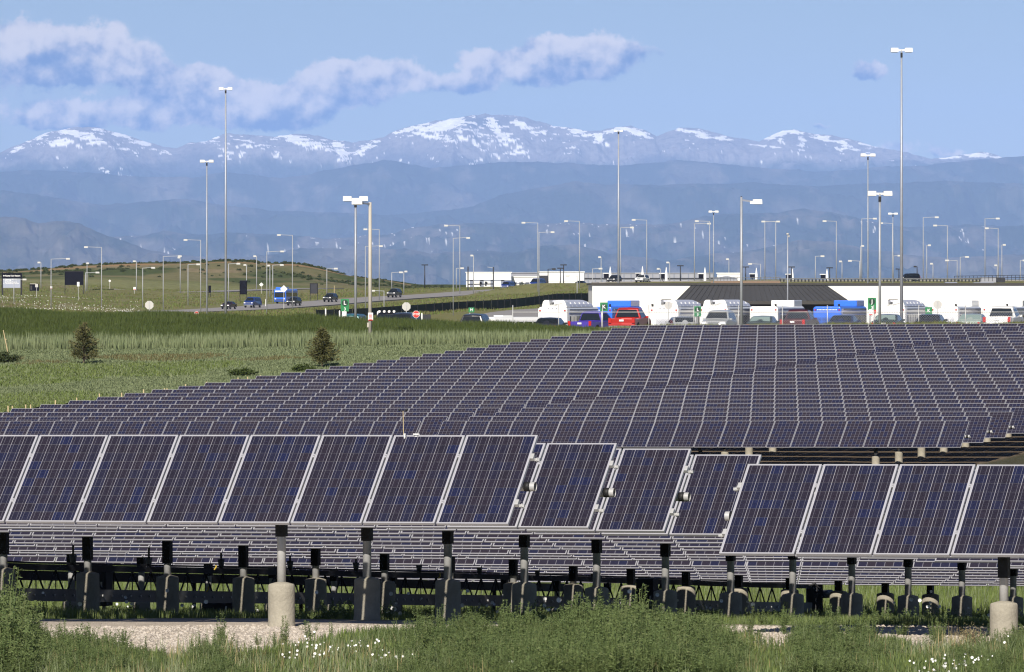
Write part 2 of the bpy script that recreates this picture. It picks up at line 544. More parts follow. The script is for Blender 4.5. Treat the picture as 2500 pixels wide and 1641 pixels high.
CREST_X = [-400, 0, 210, 420, 551, 735, 903, 1050, 1155, 1313, 1470, 1575, 2500, 3000]
CREST_Y = [777, 780, 787, 793, 794, 798, 808, 813, 813, 812, 812, 808, 801, 801]
TAB_X = [-1200, -300, 0, 400, 560, 700, 900, 1040, 1250, 1450, 1700, 2800, 4000]
TAB_Y = [560, 645, 700, 800, 1000, 1200, 1400, 1600, 1800, 2000, 2300, 2600, 3200]
TAB = [[816, 830, 826, 812, 775, 750, 738, 715, 700, 690, 690, 690, 715],
       [816, 830, 826, 812, 775, 750, 738, 715, 700, 690, 675, 690, 715],
       [816, 830, 826, 812, 778, 757, 742, 722, 705, 692, 662, 690, 715],
       [816, 830, 826, 812, 780, 766, 757, 738, 722, 706, 641, 670, 715],
       [816, 830, 826, 812, 785, 770, 760, 742, 725, 710, 636, 670, 715],
       [816, 830, 826, 812, 788, 772, 758, 744, 728, 712, 645, 675, 715],
       [816, 834, 826, 812, 790, 770, 752, 734, 720, 706, 683, 690, 715],
       [816, 836, 827, 812, 790, 768, 748, 732, 717, 706, 697, 700, 715],
       [816, 837, 828, 812, 785, 760, 742, 727, 712, 703, 700, 703, 715],
       [816, 837, 828, 812, 780, 750, 730, 712, 704, 700, 699, 703, 715],
       [816, 837, 828, 810, 790, 745, 712, 692, 688, 688, 692, 700, 715],
       [816, 837, 828, 810, 790, 745, 712, 690, 686, 688, 692, 700, 715],
       [816, 837, 828, 810, 790, 745, 712, 690, 686, 688, 692, 700, 715]]
TABZ = -(np.array(TAB, float) - HY) * np.array(TAB_Y, float)[None, :] / F


def at(px, py, Y):
    return Vector(((px - CX) / F * Y, Y, (HY - py) / F * Y))


# roads: (column, row, distance) along the middle, half width
ROAD_MAIN = [(60, 772, 1250), (230, 768, 1330), (390, 762, 1400), (530, 757, 1470), (617, 752, 1530), (735, 744, 1590), (820, 737, 1640), (963, 727, 1690),
             (1100, 719, 1770), (1240, 709, 1860), (1330, 705, 1960), (1440, 701, 2050), (1560, 698, 2160)]
ROAD_BACK = [(250, 706, 1830), (370, 712, 1840), (480, 713, 1850), (600, 709, 1890), (700, 706, 1930), (800, 704, 1960)]
ROAD_LOT = [(1290, 800, 700), (1290, 775, 780), (1300, 765, 850), (1360, 757, 960), (1450, 752, 1060)]
ROAD_HIGH = [(1445, 690, 1700), (1600, 687, 1700), (1900, 686, 1700), (2200, 685, 1700), (2560, 685, 1700)]
ROADS = [(ROAD_MAIN, 7.5), (ROAD_BACK, 4.5), (ROAD_LOT, 5.0), (ROAD_HIGH, 7.0)]


def dense_line(pts, step=6.0):
    P = [at(*p) for p in pts]
    out = []
    for k in range(len(P) - 1):
        p0 = P[max(k - 1, 0)]; p1 = P[k]; p2 = P[k + 1]; p3 = P[min(k + 2, len(P) - 1)]
        n = max(2, int((p2 - p1).length / step))
        for i in range(n):
            t = i / n
            out.append(0.5 * ((2 * p1) + (p2 - p0) * t + (2 * p0 - 5 * p1 + 4 * p2 - p3) * t * t + (3 * p1 - p0 - 3 * p2 + p3) * t ** 3))
    out.append(P[-1])
    return out


ROAD_LINES = [(dense_line(p), hw) for p, hw in ROADS]


def land(X, Y, roads=True):
    X = np.asarray(X, float); Y = np.asarray(Y, float)
    px = CX + X / np.maximum(Y, 1) * F
    v = ST * X + CT * Y
    near = np.interp(v, _PV, _PZ) + 0.0064 * X * (1 - sstep(380, 440, Y))
    near = near + 0.05 * (fbm(X / 3.1, Y / 3.1, 5, 3) - 0.5) * sstep(70, 90, Y) + 0.25 * (fbm(X / 25, Y / 25, 9, 3) - 0.5) * sstep(180, 260, v)
    crest = -(np.interp(px, CREST_X, CREST_Y) - HY) * 455 / F
    far = np.zeros_like(near)
    cols = [np.interp(Y, TAB_Y, TABZ[i]) for i in range(len(TAB_X))]
    idx = np.clip(np.searchsorted(TAB_X, px) - 1, 0, len(TAB_X) - 2)
    tx = np.array(TAB_X, float)
    t = np.clip((px - tx[idx]) / (tx[idx + 1] - tx[idx]), 0, 1)
    t = t * t * (3 - 2 * t)
    cs = np.stack(cols)
    a = np.take_along_axis(cs, idx[None], 0)[0]; b = np.take_along_axis(cs, (idx + 1)[None], 0)[0]
    far = a * (1 - t) + b * t
    far = np.where(Y > 3200, np.interp(Y, [3200, 9000, 60000], [0.86, 0.0, 0.0]), far)
    far = far + (fbm(X / 60, Y / 90, 21, 4) - 0.5) * np.interp(Y, [540, 760, 1200, 2300, 3000], [0, 0.3, 1.0, 3.0, 0.0])
    z = near * (1 - sstep(428, 455, Y)) + crest * sstep(428, 455, Y)
    back = crest * (1 - sstep(458, 505, Y)) + (-2.55) * sstep(458, 505, Y)
    z = np.where(Y > 456, back, z)
    lot = -2.55 * (1 - sstep(505, 560, Y)) + far * sstep(505, 560, Y)
    z = np.where(Y > 505, lot, z)
    if roads:
        for line, hw in ROAD_LINES:
            A = np.array([(p.x, p.y, p.z) for p in line])
            m = (Y > A[:, 1].min() - 60) & (Y < A[:, 1].max() + 60)
            if not np.any(m):
                continue
            xs, ys = X[m], Y[m]
            d2 = np.full(xs.shape, 1e18); zr = np.zeros_like(xs)
            for q in A:
                # distances along the line of sight count for less: the ground is seen at a grazing angle
                dd = (xs - q[0]) ** 2 + (ys - q[1]) ** 2
                k = dd < d2
                d2 = np.where(k, dd, d2); zr = np.where(k, q[2], zr)
            w = 1 - sstep(hw + 3, hw + 28, np.sqrt(d2))
            z[m] = z[m] * (1 - w) + (zr - 0.12) * w
    return z


def ground_z(x, y):
    return float(land(np.array([x]), np.array([y]))[0])


def hit(px, py, y0=500.0, y1=2600.0):
    """distance at which the ground is first seen in that direction"""
    Y = np.linspace(y0, y1, 1400)
    z = land((px - CX) / F * Y, Y)
    ray = (HY - py) / F * Y
    k = np.nonzero(z >= ray)[0]
    return float(Y[k[0]]) if len(k) else None


def grid_mesh(name, X, Y, Z, mats, attr=None, smooth=True):
    nr, nc = X.shape
    me = bpy.data.meshes.new(name)
    co = np.stack([X, Y, Z], -1).reshape(-1, 3)
    i = np.arange(nr * nc).reshape(nr, nc)
    q = np.stack([i[:-1, :-1], i[:-1, 1:], i[1:, 1:], i[1:, :-1]], -1).reshape(-1, 4)
    me.vertices.add(len(co)); me.vertices.foreach_set('co', co.ravel())
    me.loops.add(q.size); me.loops.foreach_set('vertex_index', q.ravel())
    me.polygons.add(len(q)); me.polygons.foreach_set('loop_start', np.arange(0, q.size, 4)); me.polygons.foreach_set('loop_total', np.full(len(q), 4))
    me.polygons.foreach_set('use_smooth', np.full(len(q), smooth))
    me.materials.append(mats)
    me.update(calc_edges=True)
    for k, a in (attr or {}).items():
        at_ = me.attributes.new(k, 'FLOAT_COLOR', 'POINT')
        at_.data.foreach_set('color', a.reshape(-1, 4).astype(np.float32).ravel())
    me.validate()
    return me


def lerp3(a, b, w):
    return a * (1 - w[..., None]) + np.array(b)[None, None] * w[..., None]


def land_material():
    m = bpy.data.materials.new('land_cover')
    m.use_nodes = True
    T = NT(m.node_tree)
    b = T.n['Principled BSDF']
    at_ = T.new('ShaderNodeAttribute', attribute_name='cover')
    tc = T.new('ShaderNodeTexCoord')
    P = tc.outputs['Object']
    g1 = T.noise(P, 5.0, 6, 0.7)
    g2 = T.noise(T.mapping(P, (0.5, 0.12, 0.5)), 1.0, 5, 0.65)
    g3 = T.noise(P, 24.0, 3, 0.6)
    v = T.math('ADD', T.math('MULTIPLY', T.math('SUBTRACT', g1, 0.5), 0.9), T.math('ADD', T.math('MULTIPLY', T.math('SUBTRACT', g2, 0.5), 0.8), T.math('MULTIPLY', T.math('SUBTRACT', g3, 0.5), 0.6)))
    sc = T.new('ShaderNodeVectorMath', operation='SCALE')
    T.l.new(at_.outputs['Color'], sc.inputs[0])
    T.l.new(T.math('ADD', 1.0, v), sc.inputs['Scale'])
    T.l.new(sc.outputs[0], b.inputs['Base Color'])
    b.inputs['Roughness'].default_value = 0.95
    b.inputs['Specular IOR Level'].default_value = 0.1
    bp = T.new('ShaderNodeBump')
    bp.inputs['Strength'].default_value = 0.6
    bp.inputs['Distance'].default_value = 0.06
    T.l.new(T.math('ADD', g1, T.math('MULTIPLY', g3, 0.5)), bp.inputs['Height'])
    T.l.new(bp.outputs[0], b.inputs['Normal'])
    return m


C_GRAVEL = (0.43, 0.375, 0.310); C_SOIL = (0.22, 0.150, 0.095); C_DIRT = (0.15, 0.115, 0.080)
C_FIELD = (0.200, 0.240, 0.125); C_FIELD2 = (0.120, 0.165, 0.062); C_DRY = (0.190, 0.170, 0.085); C_BERM = (0.055, 0.078, 0.026)
C_OLIVE = (0.170, 0.165, 0.068); C_TAN = (0.235, 0.185, 0.110); C_HILLG = (0.070, 0.090, 0.032); C_LOT = (0.20, 0.185, 0.165)


def cover_of(X, Y):
    px = CX + X / np.maximum(Y, 1) * F
    v = ST * X + CT * Y; u = CT * X - ST * Y
    n1 = fbm(X / 6, Y / 9, 31, 4); n2 = fbm(X / 28, Y / 45, 47, 4); n3 = fbm(X / 1.3, Y / 1.3, 53, 4)
    c = np.zeros(X.shape + (3,)) + np.array(C_FIELD2)
    # foreground verge and gravel strip
    c = lerp3(c, C_SOIL, sstep(0.45, 0.62, n3) * (v < 96))
    grav = sstep(84, 86.5, v + 5 * (n3 - 0.5)) * (1 - sstep(94.5, 97.0, v + 3 * (n1 - 0.5)))
    c = lerp3(c, C_GRAVEL, grav * (u < -20))
    grass_in = sstep(0.40, 0.60, fbm(X / 4, Y / 4, 71, 3))
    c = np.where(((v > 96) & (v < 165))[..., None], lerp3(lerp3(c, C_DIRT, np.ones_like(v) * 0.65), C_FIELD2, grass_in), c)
    # a small mound of brown soil beside the gravel
    c = lerp3(c, (0.26, 0.165, 0.095), 0.9 * np.exp(-(((px - 436) / 26.0) ** 2 + ((Y - 90.3) / 1.6) ** 2)))
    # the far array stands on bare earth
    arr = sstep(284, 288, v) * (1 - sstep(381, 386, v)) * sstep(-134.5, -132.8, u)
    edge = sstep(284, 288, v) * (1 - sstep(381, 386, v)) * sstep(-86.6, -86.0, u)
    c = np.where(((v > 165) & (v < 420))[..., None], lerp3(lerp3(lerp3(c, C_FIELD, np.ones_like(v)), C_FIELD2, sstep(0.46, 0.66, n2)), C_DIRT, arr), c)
    c = lerp3(c, (0.060, 0.058, 0.036), edge)  # shade past the right ends of the rows, painted dark into the ground
    # the open field: pale sheets, a dry band and darker patches
    fld = (Y > 290) & (Y < 470) & (arr < 0.5)
    dry = np.exp(-((Y - 409 - 7 * (n2 - 0.5)) / 5.0) ** 2) * (px < 1000) * sstep(0.36, 0.6, n1 + 0.12 * np.sin(px / 160))
    c = np.where(fld[..., None], lerp3(c, C_DRY, 0.85 * dry), c)
    pale = sstep(414, 420, Y) * (1 - sstep(428, 432, Y))
    c = np.where(fld[..., None], lerp3(c, (0.215, 0.255, 0.110), 0.8 * pale), c)
    berm = sstep(428, 431, Y + 3 * (n1 - 0.5)) * (1 - sstep(462, 468, Y))
    c = lerp3(c, C_BERM, berm * (px < 1560))
    c = lerp3(c, C_OLIVE, berm * (px >= 1560))
    rim = sstep(454, 458, Y) * (px > 1080) * (Y < 505)
    c = lerp3(c, (0.150, 0.150, 0.060), rim * 0.8)
    # the lot behind the fence
    c = lerp3(c, C_OLIVE, sstep(462, 468, Y))
    lot = sstep(505, 512, Y) * (1 - sstep(770, 790, Y)) * sstep(1180, 1230, px + 0 * Y)
    c = lerp3(c, C_LOT, lot)
    # far slopes
    far = sstep(790, 830, Y)
    k = fbm(X / 90, Y / 130, 88, 5); k2 = fbm(X / 22, Y / 60, 91, 5)
    fc = lerp3(lerp3(np.zeros(X.shape + (3,)) + np.array(C_OLIVE), C_TAN, sstep(0.48, 0.66, k) * 0.7 * (px < 900)), (0.190, 0.200, 0.090), sstep(0.52, 0.7, k2) * 0.6)
    hill = sstep(2040, 2110, Y) * (px < 1150)
    h2 = lerp3(lerp3(np.zeros(X.shape + (3,)) + np.array((0.165, 0.152, 0.075)), C_HILLG, sstep(0.45, 0.56, k2) * 0.95), C_TAN, sstep(0.55, 0.65, fbm(X / 70, Y / 25, 97, 4)) * 0.8)
    # a dark green band of scrub across the hill and bare earth just under the crest
    band = np.exp(-((Y - 2185 - 20 * (k - 0.5)) / 24.0) ** 2)
    h2 = lerp3(h2, C_HILLG, band * sstep(0.35, 0.5, k2))
    crest_b = np.exp(-((Y - 2262) / 14.0) ** 2) * sstep(0.42, 0.56, k2)
    h2 = lerp3(h2, (0.30, 0.195, 0.100), crest_b)
    h2 = lerp3(h2, (0.050, 0.070, 0.026), sstep(2275, 2290, Y) * 0.9)
    white = sstep(0.5, 0.66, k2) * (px < 330) * sstep(1180, 1230, Y) * (1 - sstep(1560, 1640, Y))
    fc = lerp3(fc, (0.27, 0.26, 0.17), white * 0.6)
    fc = lerp3(fc, h2, hill) if False else fc * (1 - hill[..., None]) + h2 * hill[..., None]
    c = c * (1 - far[..., None]) + fc * far[..., None]
    flat = sstep(2900, 4200, Y)
    c = lerp3(c, (0.11, 0.11, 0.06), flat)
    return np.concatenate([np.clip(c, 0, 1), np.ones(X.shape + (1,))], -1)


def build_land():
    rows = np.concatenate([np.arange(20, 78, 4.0), np.arange(78, 104, 0.16), np.arange(104, 170, 0.7), np.arange(170, 280, 2.5), np.arange(280, 392, 1.0),
                           np.arange(392, 470, 0.5), np.arange(470, 560, 2.0), np.arange(560, 860, 6.0), np.arange(860, 2080, 6.0), np.arange(2080, 2330, 2.2),
                           np.arange(2330, 3200, 25), np.geomspace(3200, 46000, 30)])
    fx = np.concatenate([np.linspace(-0.30, -0.092, 26), np.linspace(-0.09, 0.09, 430), np.linspace(0.092, 0.30, 26)])
    Yg = np.repeat(rows[:, None], len(fx), 1)
    Xg = fx[None, :] * (Yg + 25.0)
    Z = land(Xg.ravel(), Yg.ravel()).reshape(Xg.shape)
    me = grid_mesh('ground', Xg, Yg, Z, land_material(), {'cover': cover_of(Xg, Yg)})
    tag(link('ground', me), kind='structure')


build_land()


def strip(name, line, hw, m, lift=0.0):
    mb = MB()
    n = len(line)
    L, Rr = [], []
    for i, p in enumerate(line):
        d = (line[min(i + 1, n - 1)] - line[max(i - 1, 0)]); d.z = 0; d.normalize()
        s = Vector((-d.y, d.x, 0))
        L.append(p + s * hw + Vector((0, 0, lift))); Rr.append(p - s * hw + Vector((0, 0, lift)))
    mb.add(L + Rr, [(i, i + 1, n + i + 1, n + i) for i in range(n - 1)])
    # kerb edges give the slab its depth
    mb.add([p for p in L] + [p - Vector((0, 0, 0.3)) for p in L], [(i, i + 1, n + i + 1, n + i) for i in range(n - 1)])
    mb.add([p for p in Rr] + [p - Vector((0, 0, 0.3)) for p in Rr], [(i, i + 1, n + i + 1, n + i) for i in range(n - 1)])
    return tag(mb.build(name, m), kind='structure')


strip('road', ROAD_LINES[0][0], 7.5, M['asphalt'], 0.06)
strip('road', ROAD_LINES[1][0], 4.5, M['asphalt'], 0.06)
strip('road', ROAD_LINES[2][0], 5.0, M['asphalt'], 0.06)
strip('road', ROAD_LINES[3][0], 7.0, M['asphalt'], 0.06)
# pale concrete drainage apron on the near side of the road
mb = MB()
pts = [at(287, 741, 1395), at(330, 744, 1385), at(362, 754.5, 1330), at(330, 751, 1340)]
pts = [Vector((p.x, p.y, ground_z(p.x, p.y) + 0.35)) for p in pts]
mb.add(pts + [p - Vector((0, 0, 0.8)) for p in pts], [(0, 1, 2, 3), (0, 1, 5, 4), (1, 2, 6, 5), (2, 3, 7, 6), (3, 0, 4, 7)])
tag(mb.build('pavement', M['apron']), kind='structure')


# ------------------------------------------------------------------ mountains
def mountain_material(name, rock, forest):
    m = bpy.data.materials.new(name)
    m.use_nodes = True
    T = NT(m.node_tree)
    b = T.n['Principled BSDF']
    a = T.new('ShaderNodeAttribute', attribute_name='cover')
    tc = T.new('ShaderNodeTexCoord')
    n = T.noise(tc.outputs['Object'], 0.012, 6, 0.7)
    sc = T.new('ShaderNodeVectorMath', operation='SCALE')
    T.l.new(a.outputs['Color'], sc.inputs[0])
    T.l.new(T.ramp(n, 0.25, 0.75, 0.7, 1.3, False), sc.inputs['Scale'])
    T.l.new(sc.outputs[0], b.inputs['Base Color'])
    b.inputs['Roughness'].default_value = 0.95
    b.inputs['Specular IOR Level'].default_value = 0.05
    return m


K = 1.0504
SNOW = [  # column, row, half length, half height, slope angle (deg, + = falls to the right), amount; photo px at 2380 wide
    (40, 346, 22, 5, -30, .8), (100, 312, 42, 9, -18, .9), (150, 306, 30, 8, 5, .9), (175, 312, 30, 8, 25, 1), (215, 325, 42, 10, 18, 1), (140, 332, 34, 10, -6, .8),
    (180, 340, 18, 7, 40, .7), (280, 314, 45, 7, 20, .95), (330, 332, 50, 7, 24, .8), (210, 298, 30, 5, 5, .7), (290, 345, 28, 5, 18, .6), (385, 352, 30, 4, 25, .5),
    (265, 402, 35, 5, 15, .6), (300, 410, 22, 4, 15, .6), (480, 325, 30, 5, -14, .8), (505, 318, 16, 6, -30, .9), (530, 345, 30, 22, 60, .55), (560, 360, 20, 8, -55, .6),
    (600, 335, 60, 12, 8, .62), (640, 355, 30, 14, 20, .5), (680, 318, 45, 8, 12, .85), (720, 332, 70, 12, 14, .85), (790, 345, 28, 16, 60, 1.0), (800, 362, 18, 16, 80, .9),
    (845, 345, 30, 9, -35, .85), (870, 335, 18, 6, -30, .6), (960, 300, 45, 10, -14, .9), (1030, 292, 60, 14, -16, 1.05), (1070, 300, 26, 18, 60, .8), (1000, 315, 60, 10, 12, .7),
    (1090, 330, 60, 10, 28, .65), (1150, 292, 26, 18, 60, .75), (1165, 315, 32, 12, 55, .9), (1195, 332, 34, 10, 35, .85), (1215, 292, 28, 8, 30, .95), (1240, 308, 26, 7, 35, .85),
    (1130, 315, 50, 16, 30, .5), (1280, 322, 40, 8, 30, .55), (1340, 305, 36, 7, 12, .8), (1390, 320, 12, 12, -70, .8), (1320, 335, 36, 7, 30, .5), (1430, 300, 20, 6, -20, .9),
    (1470, 304, 34, 8, 16, .95), (1500, 318, 26, 5, 22, .6), (1400, 335, 36, 5, 10, .5), (1190, 357, 70, 2.5, -2, .9), (1110, 372, 16, 3, 0, .7), (1100, 388, 22, 6, 5, .5),
    (1005, 368, 9, 3, -30, .8), (1590, 303, 25, 6, 14, 1.05), (1630, 313, 34, 6, 16, 1.0), (1670, 320, 22, 6, 14, .9), (1800, 314, 34, 8, -18, .9), (1855, 308, 30, 5, 6, .8),
    (1865, 330, 8, 22, 5, .85), (1815, 322, 8, 12, 20, .7), (1780, 340, 36, 3, 6, .7), (1920, 325, 40, 7, 14, .75), (1960, 335, 40, 8, 18, .8), (1950, 348, 16, 6, 35, .7),
    (2010, 335, 36, 5, 14, .7), (1870, 362, 22, 6, 20, .5), (2200, 366, 46, 3.5, -3, .9), (2260, 359, 42, 7, 4, .95), (2320, 366, 30, 4, 8, .8), (2250, 370, 50, 3, 5, .6)]


def ridge(name, D, depth, prof, base_py, seed, amp, wav, rows, xstep, cover, xr=(-700, 3200), sharp=1.25):
    pp = np.array(prof, float) * K
    xs = np.concatenate([np.arange(xr[0], -60, xstep * 4), np.arange(-60, 2560, xstep), np.arange(2560, xr[1], xstep * 4)])
    X1 = (xs - CX) / F * D
    crest = (HY - np.interp(xs, pp[:, 0], pp[:, 1])) / F * D
    mpp = D / F
    crest = crest + (fbm(X1 / (mpp * 26), X1 * 0, seed, 5, 0.6) - 0.5) * mpp * 7
    base = (HY - base_py) / F * D
    t = np.concatenate([[-0.25, -0.1, -0.03], np.linspace(0, 1, rows) ** sharp])
    Tt, XX = np.meshgrid(t, X1, indexing='ij')
    C = np.repeat(crest[None], len(t), 0)
    Yg = D - Tt * depth
    XX = XX * (Yg / D)
    tt = np.clip(Tt, 0, 1)
    Z = base + (C - base) * np.where(Tt < 0, 1 + 1.5 * Tt, (1 - tt) ** 1.15)
    wx = XX + wav * 0.5 * (fbm(XX / wav / 1.7, Yg / wav / 2.2, seed + 3, 3) - 0.5)
    rel = fbm(wx / wav, Yg / (wav * 1.7), seed + 5, 6, 0.52, True) - 0.62
    env = sstep(0.0, 0.16, tt) * (1 - 0.6 * sstep(0.7, 1.0, tt))
    Z = Z + amp * rel * env
    # never let a spur stand above the skyline of its own range
    lim = C * Yg / D - mpp * 1.0 * np.sqrt(np.clip(tt, 0, 1)) * 10
    Z = np.where(tt > 0, np.minimum(Z, lim), Z)
    px = CX + XX / Yg * F; py = HY - Z / Yg * F
    col = cover(px / K, py / K, XX, Yg, Z, tt)
    me = grid_mesh(name, XX, Yg, Z, mountain_material(name + '_cover', None, None), {'cover': np.concatenate([col, np.ones(col.shape[:2] + (1,))], -1)})
    o = link(name, me)
    return tag(o, kind='structure')


ROCK = np.array((0.23, 0.21, 0.205)); FOREST = np.array((0.030, 0.042, 0.028))


def alpine(cx, cy, X, Y, Z, t):
    n = fbm(X / 260, Y / 420, 311, 5); n2 = fbm(X / 60, Z / 20, 322, 5, 0.68); st = fbm(X / 115 + Z / 150, Z / 20, 333, 4, 0.6)
    c = np.zeros(X.shape + (3,)) + ROCK * (0.75 + 0.5 * n[..., None])
    tree = sstep(362, 398, cy + 46 * (n - 0.5) + 20 * (n2 - 0.5))
    c = c * (1 - tree[..., None]) + FOREST * tree[..., None]
    for hx, hy, hw, hh in ((470, 372, 60, 22), (930, 372, 70, 26), (30, 366, 40, 9), (1130, 283, 45, 14), (1540, 372, 60, 14), (400, 395, 50, 10), (1000, 395, 90, 18)):  # dark patches put cirque and cloud shadow into the slope colour
        w = np.clip(1.3 * np.exp(-(((cx - hx) / hw) ** 2 + ((cy - hy) / hh) ** 2)) + 0.6 * (n2 - 0.55), 0, 1) * 0.8
        c = c * (1 - w[..., None]) + np.array((0.075, 0.08, 0.09)) * w[..., None]
    s = np.zeros_like(cx)
    for x0, y0, a, b, ang, amt in SNOW:
        ca, sa = math.cos(R(ang)), math.sin(R(ang))
        dx = cx - x0; dy = cy - y0
        q = ((dx * ca + dy * sa) / a) ** 2 + ((-dx * sa + dy * ca) / b) ** 2
        s = np.maximum(s, amt * np.exp(-0.75 * q))
    s = s + 1.7 * (st - 0.5) + 0.9 * (n2 - 0.5)
    general = 0.09 * (1 - sstep(312, 356, cy)) * (t < 0.9)
    snow = sstep(0.59, 0.66, s + general)
    return c * (1 - snow[..., None]) + np.array((0.88, 0.86, 0.84)) * snow[..., None]


def wooded(meadow, lo, hi, seed, houses=0.0, rockamt=0.3):
    def f(cx, cy, X, Y, Z, t):
        s = (Y.max() / 30000.0)
        n = fbm(X / (220 * s), Z / (110 * s), seed, 5, 0.55); n2 = fbm(X / (60 * s), Z / (40 * s), seed + 9, 4)
        c = np.zeros(X.shape + (3,)) + FOREST
        w = sstep(lo, hi, n + 0.25 * (n2 - 0.5)) * meadow
        c = c * (1 - w[..., None]) + np.array((0.105, 0.098, 0.080)) * w[..., None]
        r = sstep(0.62, 0.70, n2 + 0.2 * (n - 0.5)) * rockamt
        c = c * (1 - r[..., None]) + np.array((0.22, 0.19, 0.165)) * r[..., None]
        if houses:
            h = (vnoise(X / 15.0, Z / 6.0, seed + 30) > 0.93) & (n > 0.50) & (cy > 510) & (cy < 590)
            c = np.where(h[..., None], np.array((0.75, 0.73, 0.70)), c)
        return c
    return f


ridge('mountains', 88000, 9000,
      [(-700, 395), (-200, 378), (0, 355), (60, 328), (110, 308), (160, 298), (205, 295), (240, 300), (290, 314), (340, 328), (380, 340), (410, 346), (440, 333), (480, 330),
       (510, 315), (530, 308), (570, 313), (640, 318), (680, 310), (720, 312), (770, 325), (820, 330), (860, 325), (890, 318), (920, 303), (960, 292), (1000, 283), (1050, 276),
       (1090, 270), (1115, 266), (1127, 262), (1140, 268), (1190, 268), (1220, 272), (1235, 277), (1260, 284), (1290, 293), (1330, 298), (1370, 303), (1400, 303), (1430, 295),
       (1465, 293), (1500, 302), (1525, 317), (1545, 308), (1580, 295), (1620, 297), (1660, 308), (1690, 317), (1740, 325), (1765, 330), (1785, 318), (1820, 304), (1850, 303),
       (1880, 310), (1930, 315), (1980, 325), (2030, 340), (2090, 352), (2140, 362), (2165, 368), (2200, 366), (2240, 360), (2280, 354), (2300, 355), (2330, 366), (2400, 376), (3200, 395)],
      735, 101, 620, 1300, 150, 2.0, alpine)
ridge('mountains', 76000, 9000,
      [(-700, 420), (0, 398), (100, 396), (200, 402), (330, 411), (450, 412), (520, 400), (600, 407), (650, 415), (700, 408), (760, 396), (830, 384), (890, 372), (930, 376), (1000, 392),
       (1080, 385), (1150, 378), (1250, 376), (1350, 380), (1440, 386), (1520, 378), (1580, 372), (1640, 376), (1700, 384), (1800, 392), (1900, 398), (2000, 393), (2060, 386),
       (2150, 385), (2230, 375), (2290, 370), (2380, 362), (2600, 350), (3200, 380)],
      735, 202, 620, 1200, 80, 3.5, wooded(0.75, 0.50, 0.72, 501, rockamt=0.2))
ridge('mountains', 65000, 8000,
      [(-700, 470), (0, 442), (120, 458), (230, 476), (330, 470), (420, 462), (520, 477), (640, 490), (800, 495), (900, 500), (1000, 492), (1100, 480), (1160, 455), (1250, 437),
       (1340, 422), (1400, 428), (1520, 430), (1640, 427), (1750, 425), (1900, 432), (2000, 428), (2100, 425), (2200, 420), (2300, 425), (2380, 428), (3200, 440)],
      735, 303, 560, 1000, 70, 3.5, wooded(0.6, 0.52, 0.75, 601, rockamt=0.15))
ridge('mountains', 54000, 7000,
      [(-700, 560), (0, 560), (330, 548), (380, 536), (430, 545), (480, 545), (550, 540), (620, 545), (680, 545), (760, 556), (850, 548), (900, 545), (960, 530), (1040, 520),
       (1150, 518), (1260, 521), (1300, 517), (1450, 522), (1560, 520), (1640, 502), (1700, 498), (1800, 495), (1870, 484), (1920, 492), (1990, 505), (2060, 525), (2150, 527),
       (2250, 522), (2380, 525), (3200, 520)],
      735, 404, 400, 750, 70, 3.0, wooded(0.85, 0.46, 0.62, 701, houses=1, rockamt=0.2))
ridge('mountains', 45000, 5000,
      [(-700, 520), (-100, 502), (0, 505), (30, 504), (60, 508), (90, 520), (150, 513), (190, 521), (230, 541), (290, 560), (340, 580), (400, 590), (520, 602), (640, 590), (700, 576),
       (760, 577), (860, 582), (940, 577), (1000, 590), (1100, 582), (1200, 586), (1260, 572), (1340, 567), (1420, 590), (1500, 600), (1560, 605), (1650, 590), (1720, 586),
       (1800, 572), (1860, 557), (1930, 562), (2000, 576), (2100, 590), (2200, 600), (2380, 590), (3200, 600)],
      735, 505, 330, 560, 70, 2.6, wooded(0.75, 0.36, 0.62, 801, rockamt=0.25))


# ------------------------------------------------------------------ haze: one closed box of pale air
def build_haze():
    m = bpy.data.materials.new('pale_air')
    m.use_nodes = True
    T = NT(m.node_tree)
    T.n.clear()
    out = T.new('ShaderNodeOutputMaterial')
    vol = T.new('ShaderNodeVolumePrincipled')
    vol.inputs['Color'].default_value = (0.300, 0.465, 0.88, 1)
    vol.inputs['Density'].default_value = 1.12e-5
    vol.inputs['Anisotropy'].default_value = -0.48
    T.l.new(vol.outputs[0], out.inputs['Volume'])
    mb = MB().box((0, 47000 - 400, 1200 - 9), (30000, 94000, 2400))
    o = mb.build('haze', m)
    tag(o, kind='stuff')


build_haze()
# ------------------------------------------------------------------ solar trackers
PW, PL, GAPW = 0.995, 1.62, 1.02       # module width, length and spacing
FD = 0.040                             # frame depth


def frame_mb(w=PW, l=PL, bar=0.017, mi=0, depth=FD):
    mb = MB()
    for s in (-1, 1):
        mb.box((s * (w - bar) / 2, 0, 0), (bar, l - 2 * bar, depth), mi)
        mb.box((0, s * (l - bar) / 2, 0), (w, bar, depth), mi)
    return mb


def panel_near_mesh():
    mb = frame_mb()
    mb.box((0, 0, FD / 2 - 0.008), (PW - 0.034, PL - 0.034, 0.008), 1)
    return mb.mesh('solar_panel', [M['alu'], M['backsheet']])


def uv_quad_mesh(name, w, l, h, m):
    """thin slab with UV on its top"""
    me = bpy.data.meshes.new(name)
    x, y = w / 2, l / 2
    vs = [(-x, -y, 0), (x, -y, 0), (x, y, 0), (-x, y, 0), (-x, -y, -h), (x, -y, -h), (x, y, -h), (-x, y, -h)]
    fs = [(0, 1, 2, 3), (4, 7, 6, 5), (0, 4, 5, 1), (1, 5, 6, 2), (2, 6, 7, 3), (3, 7, 4, 0)]
    me.from_pydata(vs, [], fs)
    me.materials.append(m)
    uv = me.uv_layers.new(name='UVMap')
    for li, lp in enumerate(me.loops):
        vx = vs[lp.vertex_index]
        uv.data[li].uv = ((vx[0] + x) / w, (vx[1] + y) / l)
    me.update()
    return me


